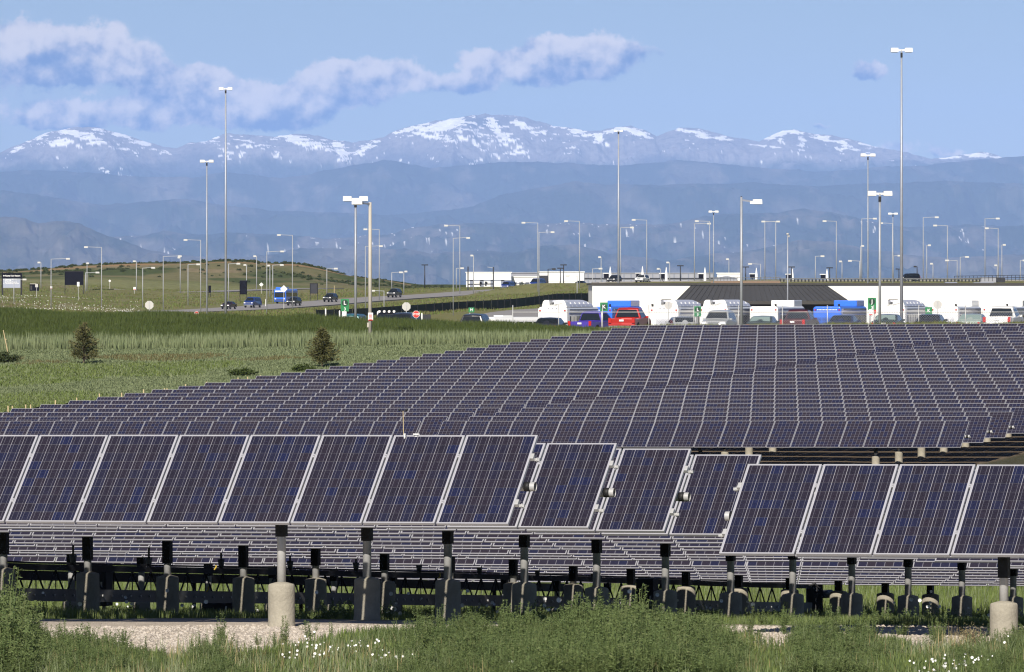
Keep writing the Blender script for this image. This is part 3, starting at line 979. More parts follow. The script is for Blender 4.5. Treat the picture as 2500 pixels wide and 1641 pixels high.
CELL = 0.1565
CELL_D = 0.1505
CELL_ME = uv_quad_mesh('cell', CELL_D, 0.1535, 0.002, M['cell'])
CELL_POS = [((i - 2.5) * CELL, (j - 4.5) * 0.1575) for i in range(6) for j in range(10)]


def cells_joined_mesh():
    vs, fs, uvs = [], [], []
    hx, hy = CELL_D / 2, 0.1535 / 2
    for cx, cyy in CELL_POS:
        o = len(vs)
        vs += [(cx - hx, cyy - hy, 0), (cx + hx, cyy - hy, 0), (cx + hx, cyy + hy, 0), (cx - hx, cyy + hy, 0)]
        fs.append((o, o + 1, o + 2, o + 3)); uvs += [(0, 0), (1, 0), (1, 1), (0, 1)]
    me = bpy.data.meshes.new('cells')
    me.from_pydata(vs, [], fs)
    uv = me.uv_layers.new(name='UVMap')
    for i, q in enumerate(uvs):
        uv.data[i].uv = q
    me.materials.append(M['cell'])
    return me


def far_panel_mesh():
    mb = frame_mb(w=1.0, bar=0.016, depth=0.022)
    me = mb.mesh('solar_panel', [M['alu_far'], M['far_panel']])
    bm = bmesh.new(); bm.from_mesh(me)
    uvl = bm.loops.layers.uv.new('UVMap')
    x, y = (1.0 - 0.030) / 2, (PL - 0.030) / 2
    vs = [bm.verts.new((a * x, b * y, 0.007)) for a, b in ((-1, -1), (1, -1), (1, 1), (-1, 1))]
    f = bm.faces.new(vs); f.material_index = 1
    for lp, q in zip(f.loops, ((0, 0), (1, 0), (1, 1), (0, 1))):
        lp[uvl].uv = q
    vs2 = [bm.verts.new((a * x, b * y, -0.004)) for a, b in ((-1, -1), (-1, 1), (1, 1), (1, -1))]
    bm.faces.new(vs2).material_index = 0
    bm.to_mesh(me); bm.free()
    return me


PANEL_ME = panel_near_mesh()
CELLS_ME = cells_joined_mesh()
FARPANEL_ME = far_panel_mesh()
CLAMP_ME = MB().box((0, 0, 0.0), (0.024, 0.06, 0.025)).box((0, 0, 0.016), (0.014, 0.016, 0.016)).mesh('clamp', M['alu'])


def pier_mesh(r, h, seed):
    rr = random.Random(seed)
    prof = [(r * 1.06, -0.35), (r * 1.03, -0.02), (r, 0.03), (r * 1.004, h * 0.33), (r * 0.992, h * 0.36), (r * 1.0, h * 0.7), (r * 0.985, h - 0.03), (r * 0.93, h - 0.008), (r * 0.5, h + 0.012), (r * 0.3, h + 0.02)]
    mb = MB().lathe(prof, 20)
    mb.v = [(x * (1 + 0.012 * rr.uniform(-1, 1)), y * (1 + 0.012 * rr.uniform(-1, 1)), z) for x, y, z in mb.v]
    return mb.mesh('pier', M['concrete'])


PIERS = [pier_mesh(0.178, 0.52, 3), pier_mesh(0.178, 0.74, 4), pier_mesh(0.16, 0.40, 5)]


def post_meshes(h_ax, pier_h):
    p = MB().cyl((0, 0, pier_h - 0.05), (0, 0, h_ax - 0.20), 0.058, n=14)
    p.cyl((0, 0, pier_h), (0, 0, pier_h + 0.02), 0.09, n=14)
    bl = 0.80 if pier_h < 0.7 else 0.90
    br = MB().box((0, 0, h_ax - (bl + 0.16) / 2), (0.128, 0.125, bl - 0.16))
    for s in (0.0, 0.16):
        br.cyl((0, -0.06, h_ax - bl + 0.06 + s), (0, -0.075, h_ax - bl + 0.06 + s), 0.012, n=6)
    return p.mesh('post', M['galv']), br.mesh('bracket', M['black'])


JIT = random.Random(23)


def row_matrix(u, v, z):
    """frame of a row: x along the row, y away from the viewer"""
    x = CT * u + ST * v; y = -ST * u + CT * v
    return (x, y, z), (0, -math.atan(0.0064 * CT), -TH)


def tracker_row(label, group, u0, n, v, zc, tilt, detail=0, cull=None, posts=(), h_ax=1.9, pier=0, tube_over=0.16, vis=None):
    """u0 = left end; n modules; zc = axis height above eye level; posts = list of u positions"""
    uc = u0 + n * GAPW / 2
    loc, rot = row_matrix(uc, v, zc)
    root = thing('solar_tracker_row', label, 'solar tracker', loc, 0, group)
    root.rotation_euler = rot
    L = n * GAPW
    # torque tube under the modules, rails across it
    off = Vector((0, math.sin(tilt) * 0.12, -math.cos(tilt) * 0.12))
    tube = MB()
    tube.cyl((-L / 2 - tube_over, off.y, off.z), (L / 2 + tube_over, off.y, off.z), 0.062, n=14, caps=False)
    # open ends of the tube
    for s in (-1, 1):
        e = s * (L / 2 + tube_over)
        tube.cyl((e - s * 0.06, off.y, off.z), (e + s * 0.005, off.y, off.z), 0.060, n=14, caps=False)
        tube.cyl((e - s * 0.14, off.y, off.z), (e - s * 0.06, off.y, off.z), 0.066, n=14, mi=1)
        tube.cyl((e - s * 0.05, off.y, off.z), (e - s * 0.01, off.y, off.z), 0.048, n=14, mi=1)
    tube.build('torque_tube', [M['galv'], M['black']], root)
    for s in (-1, 1):
        q = Vector((0, math.cos(tilt) * s * 0.42 + math.sin(tilt) * 0.045, math.sin(tilt) * s * 0.42 - math.cos(tilt) * 0.045))
        if detail:
            MB().bar((-L / 2 - 0.10, q.y, q.z), (L / 2 + 0.10, q.y, q.z), 0.035, 0.035).build('rail', M['galv'], root)
    k_vis = 0
    for k in range(n):
        x = (k + 0.5) * GAPW - L / 2
        if cull is not None:
            px = CX + (loc[0] + CT * x) / (loc[1] - ST * x) * F
            if not (cull[0] < px < cull[1]):
                continue
        me = PANEL_ME if (vis and k in vis) else FARPANEL_ME
        p = link('solar_panel', me, root, (x, 0, 0), (tilt + JIT.gauss(0, .0045), 0, JIT.gauss(0, .0012)))
        if vis and k in vis:
            if vis[k] == 'cells':
                for cx, cyy in CELL_POS:
                    link('cell', CELL_ME, p, (cx, cyy, FD / 2 - 0.0005))
            else:
                c = link('cells', CELLS_ME, p, (0, 0, FD / 2 - 0.0005)); c['kind'] = 'stuff'
            for yy in (-0.42, 0.42):
                if k > 0:
                    link('clamp', CLAMP_ME, p, (-GAPW / 2, yy, FD / 2 - 0.004))
            if k == n - 1 or k == 0:
                s = 1 if k == n - 1 else -1
                for yy in (-0.42, 0.42):
                    cl = MB().box((0, 0, 0), (0.05, 0.09, 0.05)).cyl((s * 0.02, 0, -0.05), (s * 0.085, 0, -0.05), 0.022, n=8).cyl((s * 0.05, 0, -0.05), (s * 0.062, 0, -0.05), 0.034, n=8)
                    cl.build('end_clamp', M['galv'], p, (s * (PW / 2 + 0.02), yy, 0))
    for pu in posts:
        x = pu - uc
        px_, py_ = loc[0] + CT * x, loc[1] - ST * x
        pz = zc + 0.0064 * CT * x
        hh = pz - ground_z(px_, py_)
        pm, bm_ = post_meshes(hh, (0.50, 0.72, 0.38)[pier])
        po = link('post', pm, root, (x, 0, pz - zc - hh))
        po.rotation_euler = (0, math.atan(0.0064 * CT), 0)
        link('bracket', bm_, po)
        link('pier', PIERS[pier], po)
    return root


def build_array():
    tilt = R(46)
    # ---- near field, the long bank that fills the lower left
    uR = -33.68
    YB = [1285, 1293, 1300, 1308, 1318, 1327, 1337, 1345, 1356, 1362, 1369, 1383, 1389, 1395, 1402, 1408, 1414, 1419, 1424]
    names = {0: 'frontmost tracker row, large blue panels full width across the lower left', 1: 'tracker row just behind the frontmost one, only its end panel showing fully',
             2: 'third tracker row from the front, showing one end panel in the gap', 3: 'fourth tracker row, its end panel half hidden by the nearest right-hand row'}
    for k in range(19):
        v = V0F + PITCH * k
        tl_ = R(44.3) if k == 0 else (R(43.0) if k < 4 else (R(40.5) if k < 7 else R(48)))
        zb = -(YB[k] - HY) * (v / CT - 0.55) / F
        zc = zb + math.sin(tl_) * PL / 2 + 0.02 + 0.0064 * CT * (uR - 11 * GAPW + 0.364 * v)
        lab = names.get(k, f'near-field tracker row seen only by its lower edge and posts, {ordinal(k + 1)} from the front')
        vis = None
        n = 22
        if k == 0:
            vis = {21: 'cells', 20: 'cells', 19: 'cells', 18: 'cells', 17: 'cells', 16: 'join', 15: 'join', 14: 'join', 13: 'join'}
        elif k <= 3:
            vis = {21: 'cells', 20: 'join'}
        posts = [-37.10] + ([-45.26] if k >= 2 else []) + ([-52.3] if k >= 5 else [])
        r = tracker_row(lab, 'rows of solar panels in the near field', uR - n * GAPW, n, v, zc, tl_, detail=k < 5, cull=(-450, 3100), posts=[posts[0]], vis=vis, pier=0, tube_over=0.12)
        for j, pu in enumerate(posts[1:]):
            uc = uR - n * GAPW / 2
            x = pu - uc
            loc = r.location
            px_, py_ = loc[0] + CT * x, loc[1] - ST * x
            pz = zc + 0.0064 * CT * x
            hh = pz - ground_z(px_, py_)
            pm, bm_ = post_meshes(hh, (0.72, 0.38)[j])
            po = link('post', pm, r, (x, 0, pz - zc - hh))
            link('bracket', bm_, po); link('pier', PIERS[1 + j], po)
    # ---- near field, the bank whose first row starts at the right
    uL = -30.38
    for k in range(19):
        v = 91.7 + PITCH * k
        g = float(np.interp(v, _PV, _PZ)) + 0.0064 * (CT * (uL + 4) + ST * v)
        zc = g + 1.66 - 0.012 * k - (0.10 if k else 0)
        px_l = CX + (CT * uL + ST * v) / (-ST * uL + CT * v) * F
        if px_l > 2560:
            break
        vis = {0: 'cells', 1: 'cells', 2: 'cells', 3: 'cells', 4: 'join', 5: 'join'} if k == 0 else None
        lab = 'nearest tracker row at the lower right, lower than the long front row' if k == 0 else f'right-hand bank tracker row peeping out under the nearest one, {ordinal(k)} behind it'
        tracker_row(lab, 'rows of solar panels in the near field', uL, 22, v, zc, R(43), detail=k < 2, cull=(-450, 3100), posts=[-26.8], vis=vis, pier=0, tube_over=0.12)
    # ---- far field
    tilt2 = R(40)
    for i in range(30):
        v = V0B + PITCH * i
        zc = ROW_TOP[i] - math.sin(tilt2) * PL / 2
        for side, u0, ups in (('left', -132.1, (-128.4, -120.9, -113.4)), ('right', -108.7, (-104.9, -97.4, -90.0))):
            # row height follows the slope of the ground along the row
            u_ref = -0.364 * v + 0.0313 * v
            uc = u0 + 11 * GAPW
            z = zc + 0.0064 * CT * (uc - u_ref)
            loc, _ = row_matrix(u0, v, z)
            px0 = CX + loc[0] / loc[1] * F
            if px0 > 2600:
                continue
            pos = 'frontmost' if i == 0 else ('rearmost' if i == 29 else f'{ordinal(i + 1)} from the front')
            lab = f'far-field panel row on the {side} of the diagonal break, {pos}'
            r = tracker_row(lab, 'rows of solar panels in the far field', u0, 22, v, z, tilt2, detail=0, cull=(-300, 2800), posts=[q for q in ups if i < 7] if side == 'right' else ups[:1 if i < 2 else 0], pier=2)


build_array()


# linkage truss that turns the near rows
def build_truss():
    u = -48.2
    v0, v1 = 92.0, 150.6
    root = thing('linkage_truss', 'long dark steel truss running low behind the near piers', 'truss', (CT * u + ST * v0, -ST * u + CT * v0, 0), 0)

    def P(v, h):
        x = CT * u + ST * v; y = -ST * u + CT * v
        g = float(np.interp(v, _PV, _PZ)) + 0.0064 * x
        return Vector((x, y, g + h)) - root.location
    b = MB(); c = MB()
    vs = np.linspace(v0, v1, 20)
    for a, e in zip(vs[:-1], vs[1:]):
        b.bar(P(a, .44), P(e, .44), .10, .20)
        c.bar(P(a, .88), P(e, .88), .08, .10)
        c.bar(P(a, .95), P(e, .95), .03, .03)
    b.build('lower_beam', M['greysteel'], root)
    c.build('top_chord', M['darksteel'], root)
    bolts = MB()
    for k in range(int((v1 - v0) / 0.785)):
        va = v0 + 0.785 * k
        br = MB().bar(P(va, .53), P(va + .30, .84), .022, .022).bar(P(va + .60, .53), P(va + .30, .84), .022, .022).bar(P(va + .30, .53), P(va + .30, .84), .018, .018)
        br.build('brace', M['darksteel'], root)
        for dv in (0.1, 0.5):
            p = P(va + dv, .44) + Vector((0.055 * 0, 0, 0)) + Vector((-ST, -CT, 0)) * 0 + Vector((CT, -ST, 0)) * 0.055
            bolts.cyl(p, p + Vector((CT, -ST, 0)) * 0.02, .02, n=6)
    o = bolts.build('bolts', M['galv'], root); o['kind'] = 'stuff'
    for k in range(19):
        v = V0F + PITCH * k
        a = MB().bar(P(v, .88), P(v, 1.25), .035, .035).cyl(P(v, .92), P(v, 1.08), .035, .062, n=10)
        a.build('torque_arm', M['greysteel'], root)
    # motor housing at its far end
    MB().box(P(150.9, .62), (.34, .34, .62)).cyl(P(151.2, .7), P(152.0, .7), .09, n=10).build('motor_housing', M['cabinet'], root)


build_truss()


def second_beam():
    u = -53.4
    root = thing('linkage_beam', 'second dark beam farther back, showing through the truss openings', 'beam', (0, 0, 0))
    vs = np.linspace(92, 151, 12)

    def P(v, h):
        x = CT * u + ST * v; y = -ST * u + CT * v
        return Vector((x, y, float(np.interp(v, _PV, _PZ)) + 0.0064 * x + h))
    for a, e in zip(vs[:-1], vs[1:]):
        MB().bar(P(a, .80), P(e, .80), .1, .17).build('beam_segment', M['darksteel'], root)
    for v in vs[1:-1]:
        MB().bar(P(v, -.1), P(v, .72), .07, .07).build('beam_leg', M['darksteel'], root)


second_beam()


def cabinet(label, px, py_top, py_bot, w, Y, d=0.3, leg=True):
    b = at(px, py_bot, Y); t = at(px, py_top, Y)
    h = t.z - b.z
    root = thing('electrical_cabinet', label, 'cabinet', (b.x, b.y, b.z), R(-20), 'grey electrical cabinets under the rows')
    MB().box((0, 0, h / 2), (w, d, h)).build('body', M['cabinet'], root, bevel=0.012)
    MB().box((0, -d / 2 - 0.008, h / 2), (w * 0.9, 0.012, h * 0.92)).build('door', M['cabinet'], root)
    MB().box((w * 0.36, -d / 2 - 0.025, h / 2), (0.02, 0.03, 0.12)).build('handle', M['galv'], root)
    MB().cyl((w * 0.3, 0, -0.6), (w * 0.3, 0, 0.02), 0.03, n=8).cyl((-w * 0.3, 0, -0.6), (-w * 0.3, 0, 0.02), 0.03, n=8).build('leg', M['galv'], root)
    return root


cabinet('tall dark electrical cabinet beside the second short pier from the left', 234, 1378, 1479, 0.48, 123)
cabinet('wide low dark cabinet with a white stake beside it', 545, 1470, 1526, 0.66, 128)
cabinet('narrow dark cabinet standing among the tall weeds near the middle', 1580, 1412, 1512, 0.32, 133)


def conduit():
    pts = [at(1975, 1430, 153), at(1990, 1425, 153), at(2002, 1440, 153), at(1992, 1470, 153), at(2004, 1505, 153)]
    mb = MB()
    for a, b in zip(pts[:-1], pts[1:]):
        mb.cyl(a, b, .022, n=6)
    tag(mb.build('cable', M['black']), 'black flexible cable looping down at the end of the truss', 'cable')
    for k, (px, py) in enumerate(((527, 1378), (508, 1432), (1074, 1400))):
        a = at(px, py, 124); b = at(px - 4, py + 13, 124)
        m2 = MB().cyl(a, a * .5 + b * .5 + Vector((0.02, 0, 0)), .012, n=6).cyl(a * .5 + b * .5 + Vector((0.02, 0, 0)), b, .012, n=6)
        tag(m2.build('cable', M['cable_yellow']), ('short yellow cable hanging above the truss, right of the third short pier', 'short yellow cable hanging below the truss top, right of the third short pier',
                                                  'short yellow cable hanging near the post under the sixth front panel')[k], 'cable')


conduit()


# weather mast and sensors standing on the far rows
def mast():
    Y = 296
    b = at(987, 1070, Y); t = at(984, 1003, Y)
    root = thing('weather_mast', 'thin weather mast sticking up in front of the far panel rows', 'mast', b)
    MB().cyl((0, 0, -1.2), t - b, .018, .012, n=8).build('pole', M['wood'], root)
    e = t - b
    mb = MB().box(e, (.30, .03, .03))
    for s in (-1, 1):
        mb.cyl(e + Vector((s * .14, 0, 0)), e + Vector((s * .14, 0, .09)), .045, .03, n=8)
    mb.build('sensor_head', M['black'], root)
    Y2 = 100.05
    for px, w in ((1017, .05), (1011, .02), (988, .02)):
        b = at(px, 1068, Y2)
        r = MB().cyl((0, 0, -0.02), (0, 0, .035), w * .6, n=10).cyl((0, 0, .035), (0, 0, .05), w, w * .7, n=10).build('light_sensor', M['white'], None, b)
        tag(r, {1017: 'white round light sensor on the top edge of the front row', 1011: 'tiny white peg just left of the round light sensor', 988: 'tiny white peg at the foot of the weather mast'}[px], 'sensor')


mast()


# black silt cloth and its wooden stakes along the left border of the far field
def silt_fence():
    root = thing('silt_fence', 'low black silt fence along the left edge of the far panels', 'silt fence', (0, 0, 0))
    u = -134.3
    mb = MB()
    prev = None
    for v in np.arange(292, 321, 1.0):
        x = CT * u + ST * v; y = -ST * u + CT * v
        g = ground_z(x, y)
        h = (1.30 + 0.06 * math.sin(v * 1.7)) * min(1, (321.5 - v) / 6)
        cur = (Vector((x, y, g - .1)), Vector((x + 0.03 * math.sin(v), y, g + h)))
        if prev:
            mb.quad(prev[0], cur[0], cur[1], prev[1])
        prev = cur
    mb.build('cloth', M['silt'], root)
    for k, (px, py) in enumerate([(20.6, 991), (32, 991), (62, 988), (77, 988), (135, 977), (188, 971), (245, 961), (297, 959), (353, 951), (402, 948), (410, 948), (455, 938), (505, 932),
                                  (566.5, 927), (583, 922), (606, 920), (635, 916)]):
        tan = (px - CX) / F
        v = (-u * (ST * 0 + (CT + ST * tan * 0)) if False else 0)
        # point on the line u with that bearing
        # x = CT*u + ST*v ; y = -ST*u + CT*v ; x/y = tan
        v = (tan * -ST * u - CT * u) / (ST - tan * CT)
        x = CT * u + ST * v; y = -ST * u + CT * v
        g = ground_z(x, y)
        top = (HY - py) / F * y
        hgt = min(max(top - g, 1.2), 2.1)
        lean = random.uniform(-.05, .05)
        MB().bar((x, y, g - .1), (x + lean, y, g + hgt), .075, .05).build('stake', M['wood'], root)


silt_fence()
# ------------------------------------------------------------------ buildings
def build_terminal():
    Y = 750.0
    xl = (1446 - CX) / F * Y; xr = (2720 - CX) / F * Y
    g = -4.3
    zt = at(0, 694, Y).z
    root = thing('service_building', 'long low white block building with a dark sloped metal canopy, behind the parked buses', 'building', (xl, Y, g))
    H = zt - g; W = xr - xl; Dp = 38
    MB().box((W / 2, Dp / 2, H / 2), (W, Dp, H)).build('wall', M['block_white'], root)
    cap = MB()
    cap.box((W / 2, -0.02, H + 0.03), (W + 0.3, 0.34, 0.17)).box((-0.02, Dp / 2, H + 0.035), (0.34, Dp + 0.2, 0.16))
    cap.box((W / 2, Dp / 2, H + 0.02), (W - 0.4, Dp - 0.4, 0.06))
    cap.build('parapet_cap', M['cap_dark'], root)
    # block courses: thin recessed-looking joints as shallow proud bands
    for k in range(1, 8):
        MB().box((W / 2, -0.006, H * k / 8), (W - 0.02, 0.016, 0.035)).build('course', M['block_white'], root)
    # canopy
    c = 2.6
    tl = (1689 - CX) / F * Y - xl; tr = (2016 - CX) / F * Y - xl
    bl = (1652 - CX) / F * (Y - c) - xl; br = (2071 - CX) / F * (Y - c) - xl
    zb = at(0, 735, Y - c).z - g
    ztop = H - 0.12
    can = MB()
    A, B_, C_, D_ = (bl, -c, zb), (br, -c, zb), (tr, -0.01, ztop), (tl, -0.01, ztop)
    can.add([A, B_, C_, D_, (bl, -0.01, zb), (br, -0.01, zb)], [(0, 1, 2, 3), (0, 3, 4), (1, 5, 2), (0, 4, 5, 1)])
    can.build('canopy_roof', M['roof_dark'], root)
    n = 30
    for k in range(n + 1):
        t = k / n
        p = Vector(A).lerp(Vector(B_), t); q = Vector(D_).lerp(Vector(C_), t)
        MB().bar(p + Vector((0, -0.015, 0.03)), q + Vector((0, -0.02, 0.02)), 0.05, 0.05).build('seam', M['roof_dark'], root)
    for k in range(1, 6):
        t = k / 6
        p = Vector(A).lerp(Vector((bl, -0.01, zb)), t); q = Vector(A).lerp(Vector(D_), t)
        MB().bar(p + Vector((-0.02, 0, 0.02)), q + Vector((-0.02, 0, 0.03)), 0.05, 0.05).build('seam', M['greysteel'], root)
    MB().box(((bl + br) / 2, -c + 0.1, zb - 0.17), (br - bl - 0.1, 0.2, 0.32)).build('fascia', M['cap_dark'], root)
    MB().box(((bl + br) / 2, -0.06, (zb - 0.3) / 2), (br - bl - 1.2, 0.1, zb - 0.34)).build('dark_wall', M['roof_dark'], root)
    # rooftop vents
    for px, w, h in ((2330, 1.2, .18), (2410, 2.0, .14)):
        MB().box(((px - CX) / F * Y - xl, 6, H + h / 2 + .05), (w, 1.2, h)).build('roof_vent', M['grey_trim'], root)


build_terminal()


def box_building(name, label, x0, x1, yt, yb, Y, depth, m, extra=None, group=None):
    a = at(x0, yb, Y); b = at(x1, yt, Y)
    a.z -= 1.5
    root = thing(name, label, 'building', (a.x, Y, a.z), 0, group)
    W = b.x - a.x; H = b.z - a.z
    MB().box((W / 2, depth / 2, H / 2), (W, depth, H)).build('wall', m, root)
    MB().box((W / 2, depth / 2, H + .12), (W + .4, depth + .4, .24)).build('parapet', m, root)
    if extra:
        extra(root, W, H)
    return root


def ex_hall(root, W, H):
    MB().box((W / 2, -.06, H * .60), (W, .1, .25)).build('joint_band', M['grey_trim'], root)
    for k in range(4):
        MB().box((W * (.12 + .23 * k), -.05, .5 * H - .4), (1.0, .12, 2.2)).build('door', M['grey_trim'], root)


box_building('warehouse', 'white flat-roofed warehouse far off, left of the blue shuttle vans', 1138, 1248, 666, 700, 2110, 45, M['white'], ex_hall)
box_building('warehouse', 'low white warehouse wing joining the two taller white blocks', 1249, 1315, 677, 700, 2118, 40, M['white'], ex_hall)


def ex_dock(root, W, H):
    MB().box((W * .10, -.1, H * .42), (W * .2, .25, H * .84)).build('loading_door', M['cabinet'], root)
    MB().box((W / 2 + .1, -.05, H * .55), (W * .78, .12, .2)).build('joint_band', M['block_white'], root)


box_building('warehouse', 'white flat-roofed warehouse with a dark loading door, right of the blue shuttle vans', 1316, 1426, 665, 701, 2112, 45, M['white'], ex_dock)
box_building('warehouse', 'grey roof block rising behind the low white wing', 1249, 1330, 667, 690, 2170, 30, M['hall_grey'])


def ex_grey(root, W, H):
    for k in range(18):
        MB().box((W * (k + .5) / 18, -.05, H * .5), (.35, .1, H)).build('pilaster', M['grey_trim'], root)
    MB().box((W / 2, -.1, H * .70), (W, .16, .35)).build('dark_band', M['cabinet'], root)


box_building('long_hall', 'very long grey hall stretching behind the white service building', 1427, 1742, 668, 696, 2220, 50, M['hall_grey'], ex_grey)
r = box_building('trailer', 'white box trailer parked above the dark canopy', 1751, 1808, 668.5, 679.5, 1720, 2.6, M['white'])
r['category'] = 'trailer'
for k in range(2):
    MB().cyl((1.0 + 3.2 * k, -.06, 0.9), (1.0 + 3.2 * k, .25, 0.9), .45, n=12).build('wheel', M['rubber'], r)


def shed():
    Y = 1690
    a = at(1742, 689, Y); W = (1800 - 1742) / F * Y
    root = thing('shed', 'small grey gabled shed just below the white trailer', 'shed', (a.x, Y, a.z - .6))
    MB().box((W / 2, 2, .7), (W, 4, 1.4)).build('wall', M['hall_grey'], root)
    mb = MB().prism([(-.2, 1.4), (W + .2, 1.4), (W * .62, 1.95), (W * .5, 1.95)], 1, -.2, 4.2)
    mb.build('roof', M['grey_trim'], root)


shed()


def container(label, x0, x1, y0, y1, Y, m):
    a = at(x0, y1, Y); W = (x1 - x0) / F * Y; H = (y1 - y0) / F * Y
    root = thing('container', label, 'container', (a.x, Y, a.z))
    MB().box((W / 2, 1.2, H / 2), (W, 2.4, H)).build('body', m, root)
    for k in range(12):
        MB().box((W * (k + .5) / 12, -.02, H / 2), (W / 30, .05, H * .9)).build('rib', m, root)
    MB().box((W / 2, 1.2, H + .04), (W + .1, 2.5, .08)).build('roof', M['grey_trim'], root)


container('pale grey container on the skyline at far right', 2393, 2432, 677.5, 690, 1660, M['hall_grey'])
container('dark slanted bin beside the pale container on the skyline', 2433, 2454, 679, 690, 1662, M['cabinet'])


# ------------------------------------------------------------------ vehicles
CARS = {
    'sedan': dict(w=1.80, belt=0.98, prof=[(-2.25, .34), (-2.36, .55), (-2.34, .80), (-2.22, .98), (-1.70, 1.03), (-1.45, 1.17), (-.98, 1.40), (-.3, 1.47), (.25, 1.44), (.65, 1.25), (1.08, 1.00), (2.0, .86), (2.28, .70), (2.34, .50), (2.25, .34)],
                  rear=((-1.62, 1.06), (-1.05, 1.385)), front=((1.02, 1.03), (.36, 1.405)), side=[(-1.40, 1.02), (-.98, 1.34), (-.3, 1.40), (.22, 1.37), (.88, 1.02)], wheels=(-1.38, 1.42), r=.32),
    'suv': dict(w=1.90, belt=1.12, prof=[(-2.25, .42), (-2.38, .62), (-2.38, .95), (-2.30, 1.12), (-2.12, 1.68), (-1.9, 1.80), (-1.0, 1.86), (.1, 1.83), (.45, 1.74), (1.05, 1.20), (2.05, 1.08), (2.32, .92), (2.40, .6), (2.28, .42)],
                rear=((-2.30, 1.14), (-2.13, 1.66)), front=((1.00, 1.23), (.50, 1.70)), side=[(-2.05, 1.16), (-1.92, 1.66), (-1.0, 1.72), (.10, 1.70), (.85, 1.18)], wheels=(-1.42, 1.46), r=.37),
    'van': dict(w=2.0, belt=1.25, prof=[(-2.65, .42), (-2.78, .7), (-2.78, 1.25), (-2.66, 1.95), (-2.4, 2.08), (-1.0, 2.12), (1.1, 2.10), (1.35, 2.0), (2.0, 1.32), (2.62, 1.12), (2.80, .9), (2.80, .6), (2.68, .42)],
                rear=((-2.78, 1.27), (-2.68, 1.85)), front=((1.96, 1.36), (1.40, 1.95)), side=[(-2.5, 1.30), (-2.45, 1.85), (1.15, 1.88), (1.72, 1.30)], wheels=(-1.75, 1.85), r=.36),
    'pickup': dict(w=1.98, belt=1.14, prof=[(-2.75, .50), (-2.86, .66), (-2.84, .80), (-2.84, 1.12), (-.92, 1.14), (-.80, 1.18), (-.72, 1.78), (-.45, 1.88), (.45, 1.86), (.72, 1.76), (1.30, 1.22), (2.45, 1.10), (2.75, .95), (2.82, .6), (2.68, .46)],
                   rear=((-.83, 1.22), (-.745, 1.74)), front=((1.25, 1.25), (.76, 1.72)), side=[(-.70, 1.20), (-.64, 1.70), (.42, 1.74), (1.08, 1.20)], wheels=(-1.75, 1.72), r=.40),
}
_CAR_ME = {}


def car_meshes(kind):
    if kind in _CAR_ME:
        return _CAR_ME[kind]
    c = CARS[kind]
    hw = c['w'] / 2; belt = c['belt']

    def half(z):
        return hw * (0.965 if z < .5 else 1.0) - max(0, z - belt) * .36
    prof = c['prof']
    n = len(prof)
    mb = MB()
    L = [(-half(z), y, z) for y, z in prof]; Rr = [(half(z), y, z) for y, z in prof]
    # a slightly raised centre line rounds the shell
    Cc = [(0, y + (.05 if y > 0 else -.05) * (1 if .5 < z < 1.2 else .4), z + (.035 if z > belt else .015)) for y, z in prof]
    mb.add(L + Cc + Rr, [(i, (i + 1) % n, n + (i + 1) % n, n + i) for i in range(n)] + [(n + i, n + (i + 1) % n, 2 * n + (i + 1) % n, 2 * n + i) for i in range(n)] + [tuple(reversed(range(n))), tuple(2 * n + i for i in range(n))])
    body = mb

    def slab(p, q, inset):
        (y0, z0), (y1, z1) = p, q
        w0 = half(z0) - inset; w1 = half(z1) - inset
        m2 = MB()
        d = Vector((0, z1 - z0, -(y1 - y0))).normalized()
        if d.y * (1 if y0 > 0 else -1) < 0 and not (kind == 'x'):
            d = -d
        o = d * .055
        fr = [Vector((-w0, y0, z0)) + o, Vector((w0, y0, z0)) + o, Vector((w1, y1, z1)) + o, Vector((-w1, y1, z1)) + o]
        bk = [p_ - d * .07 for p_ in fr]
        m2.add(fr + bk, [(0, 1, 2, 3), (4, 7, 6, 5), (0, 4, 5, 1), (1, 5, 6, 2), (2, 6, 7, 3), (3, 7, 4, 0)])
        return m2
    rear = slab(*c['rear'], .12); front = slab(*c['front'], .10)
    sides = []
    for s in (-1, 1):
        m2 = MB()
        pts = [Vector((s * (half(z) + .012), y, z)) for y, z in c['side']]
        bk = [Vector((p.x - s * .04, p.y, p.z)) for p in pts]
        k = len(pts)
        m2.add(pts + bk, [tuple(range(k)), tuple(reversed(range(k, 2 * k)))] + [(i, (i + 1) % k, k + (i + 1) % k, k + i) for i in range(k)])
        sides.append(m2)
    _CAR_ME[kind] = (body, rear, front, sides)
    return _CAR_ME[kind]


TYRE_ME = {}


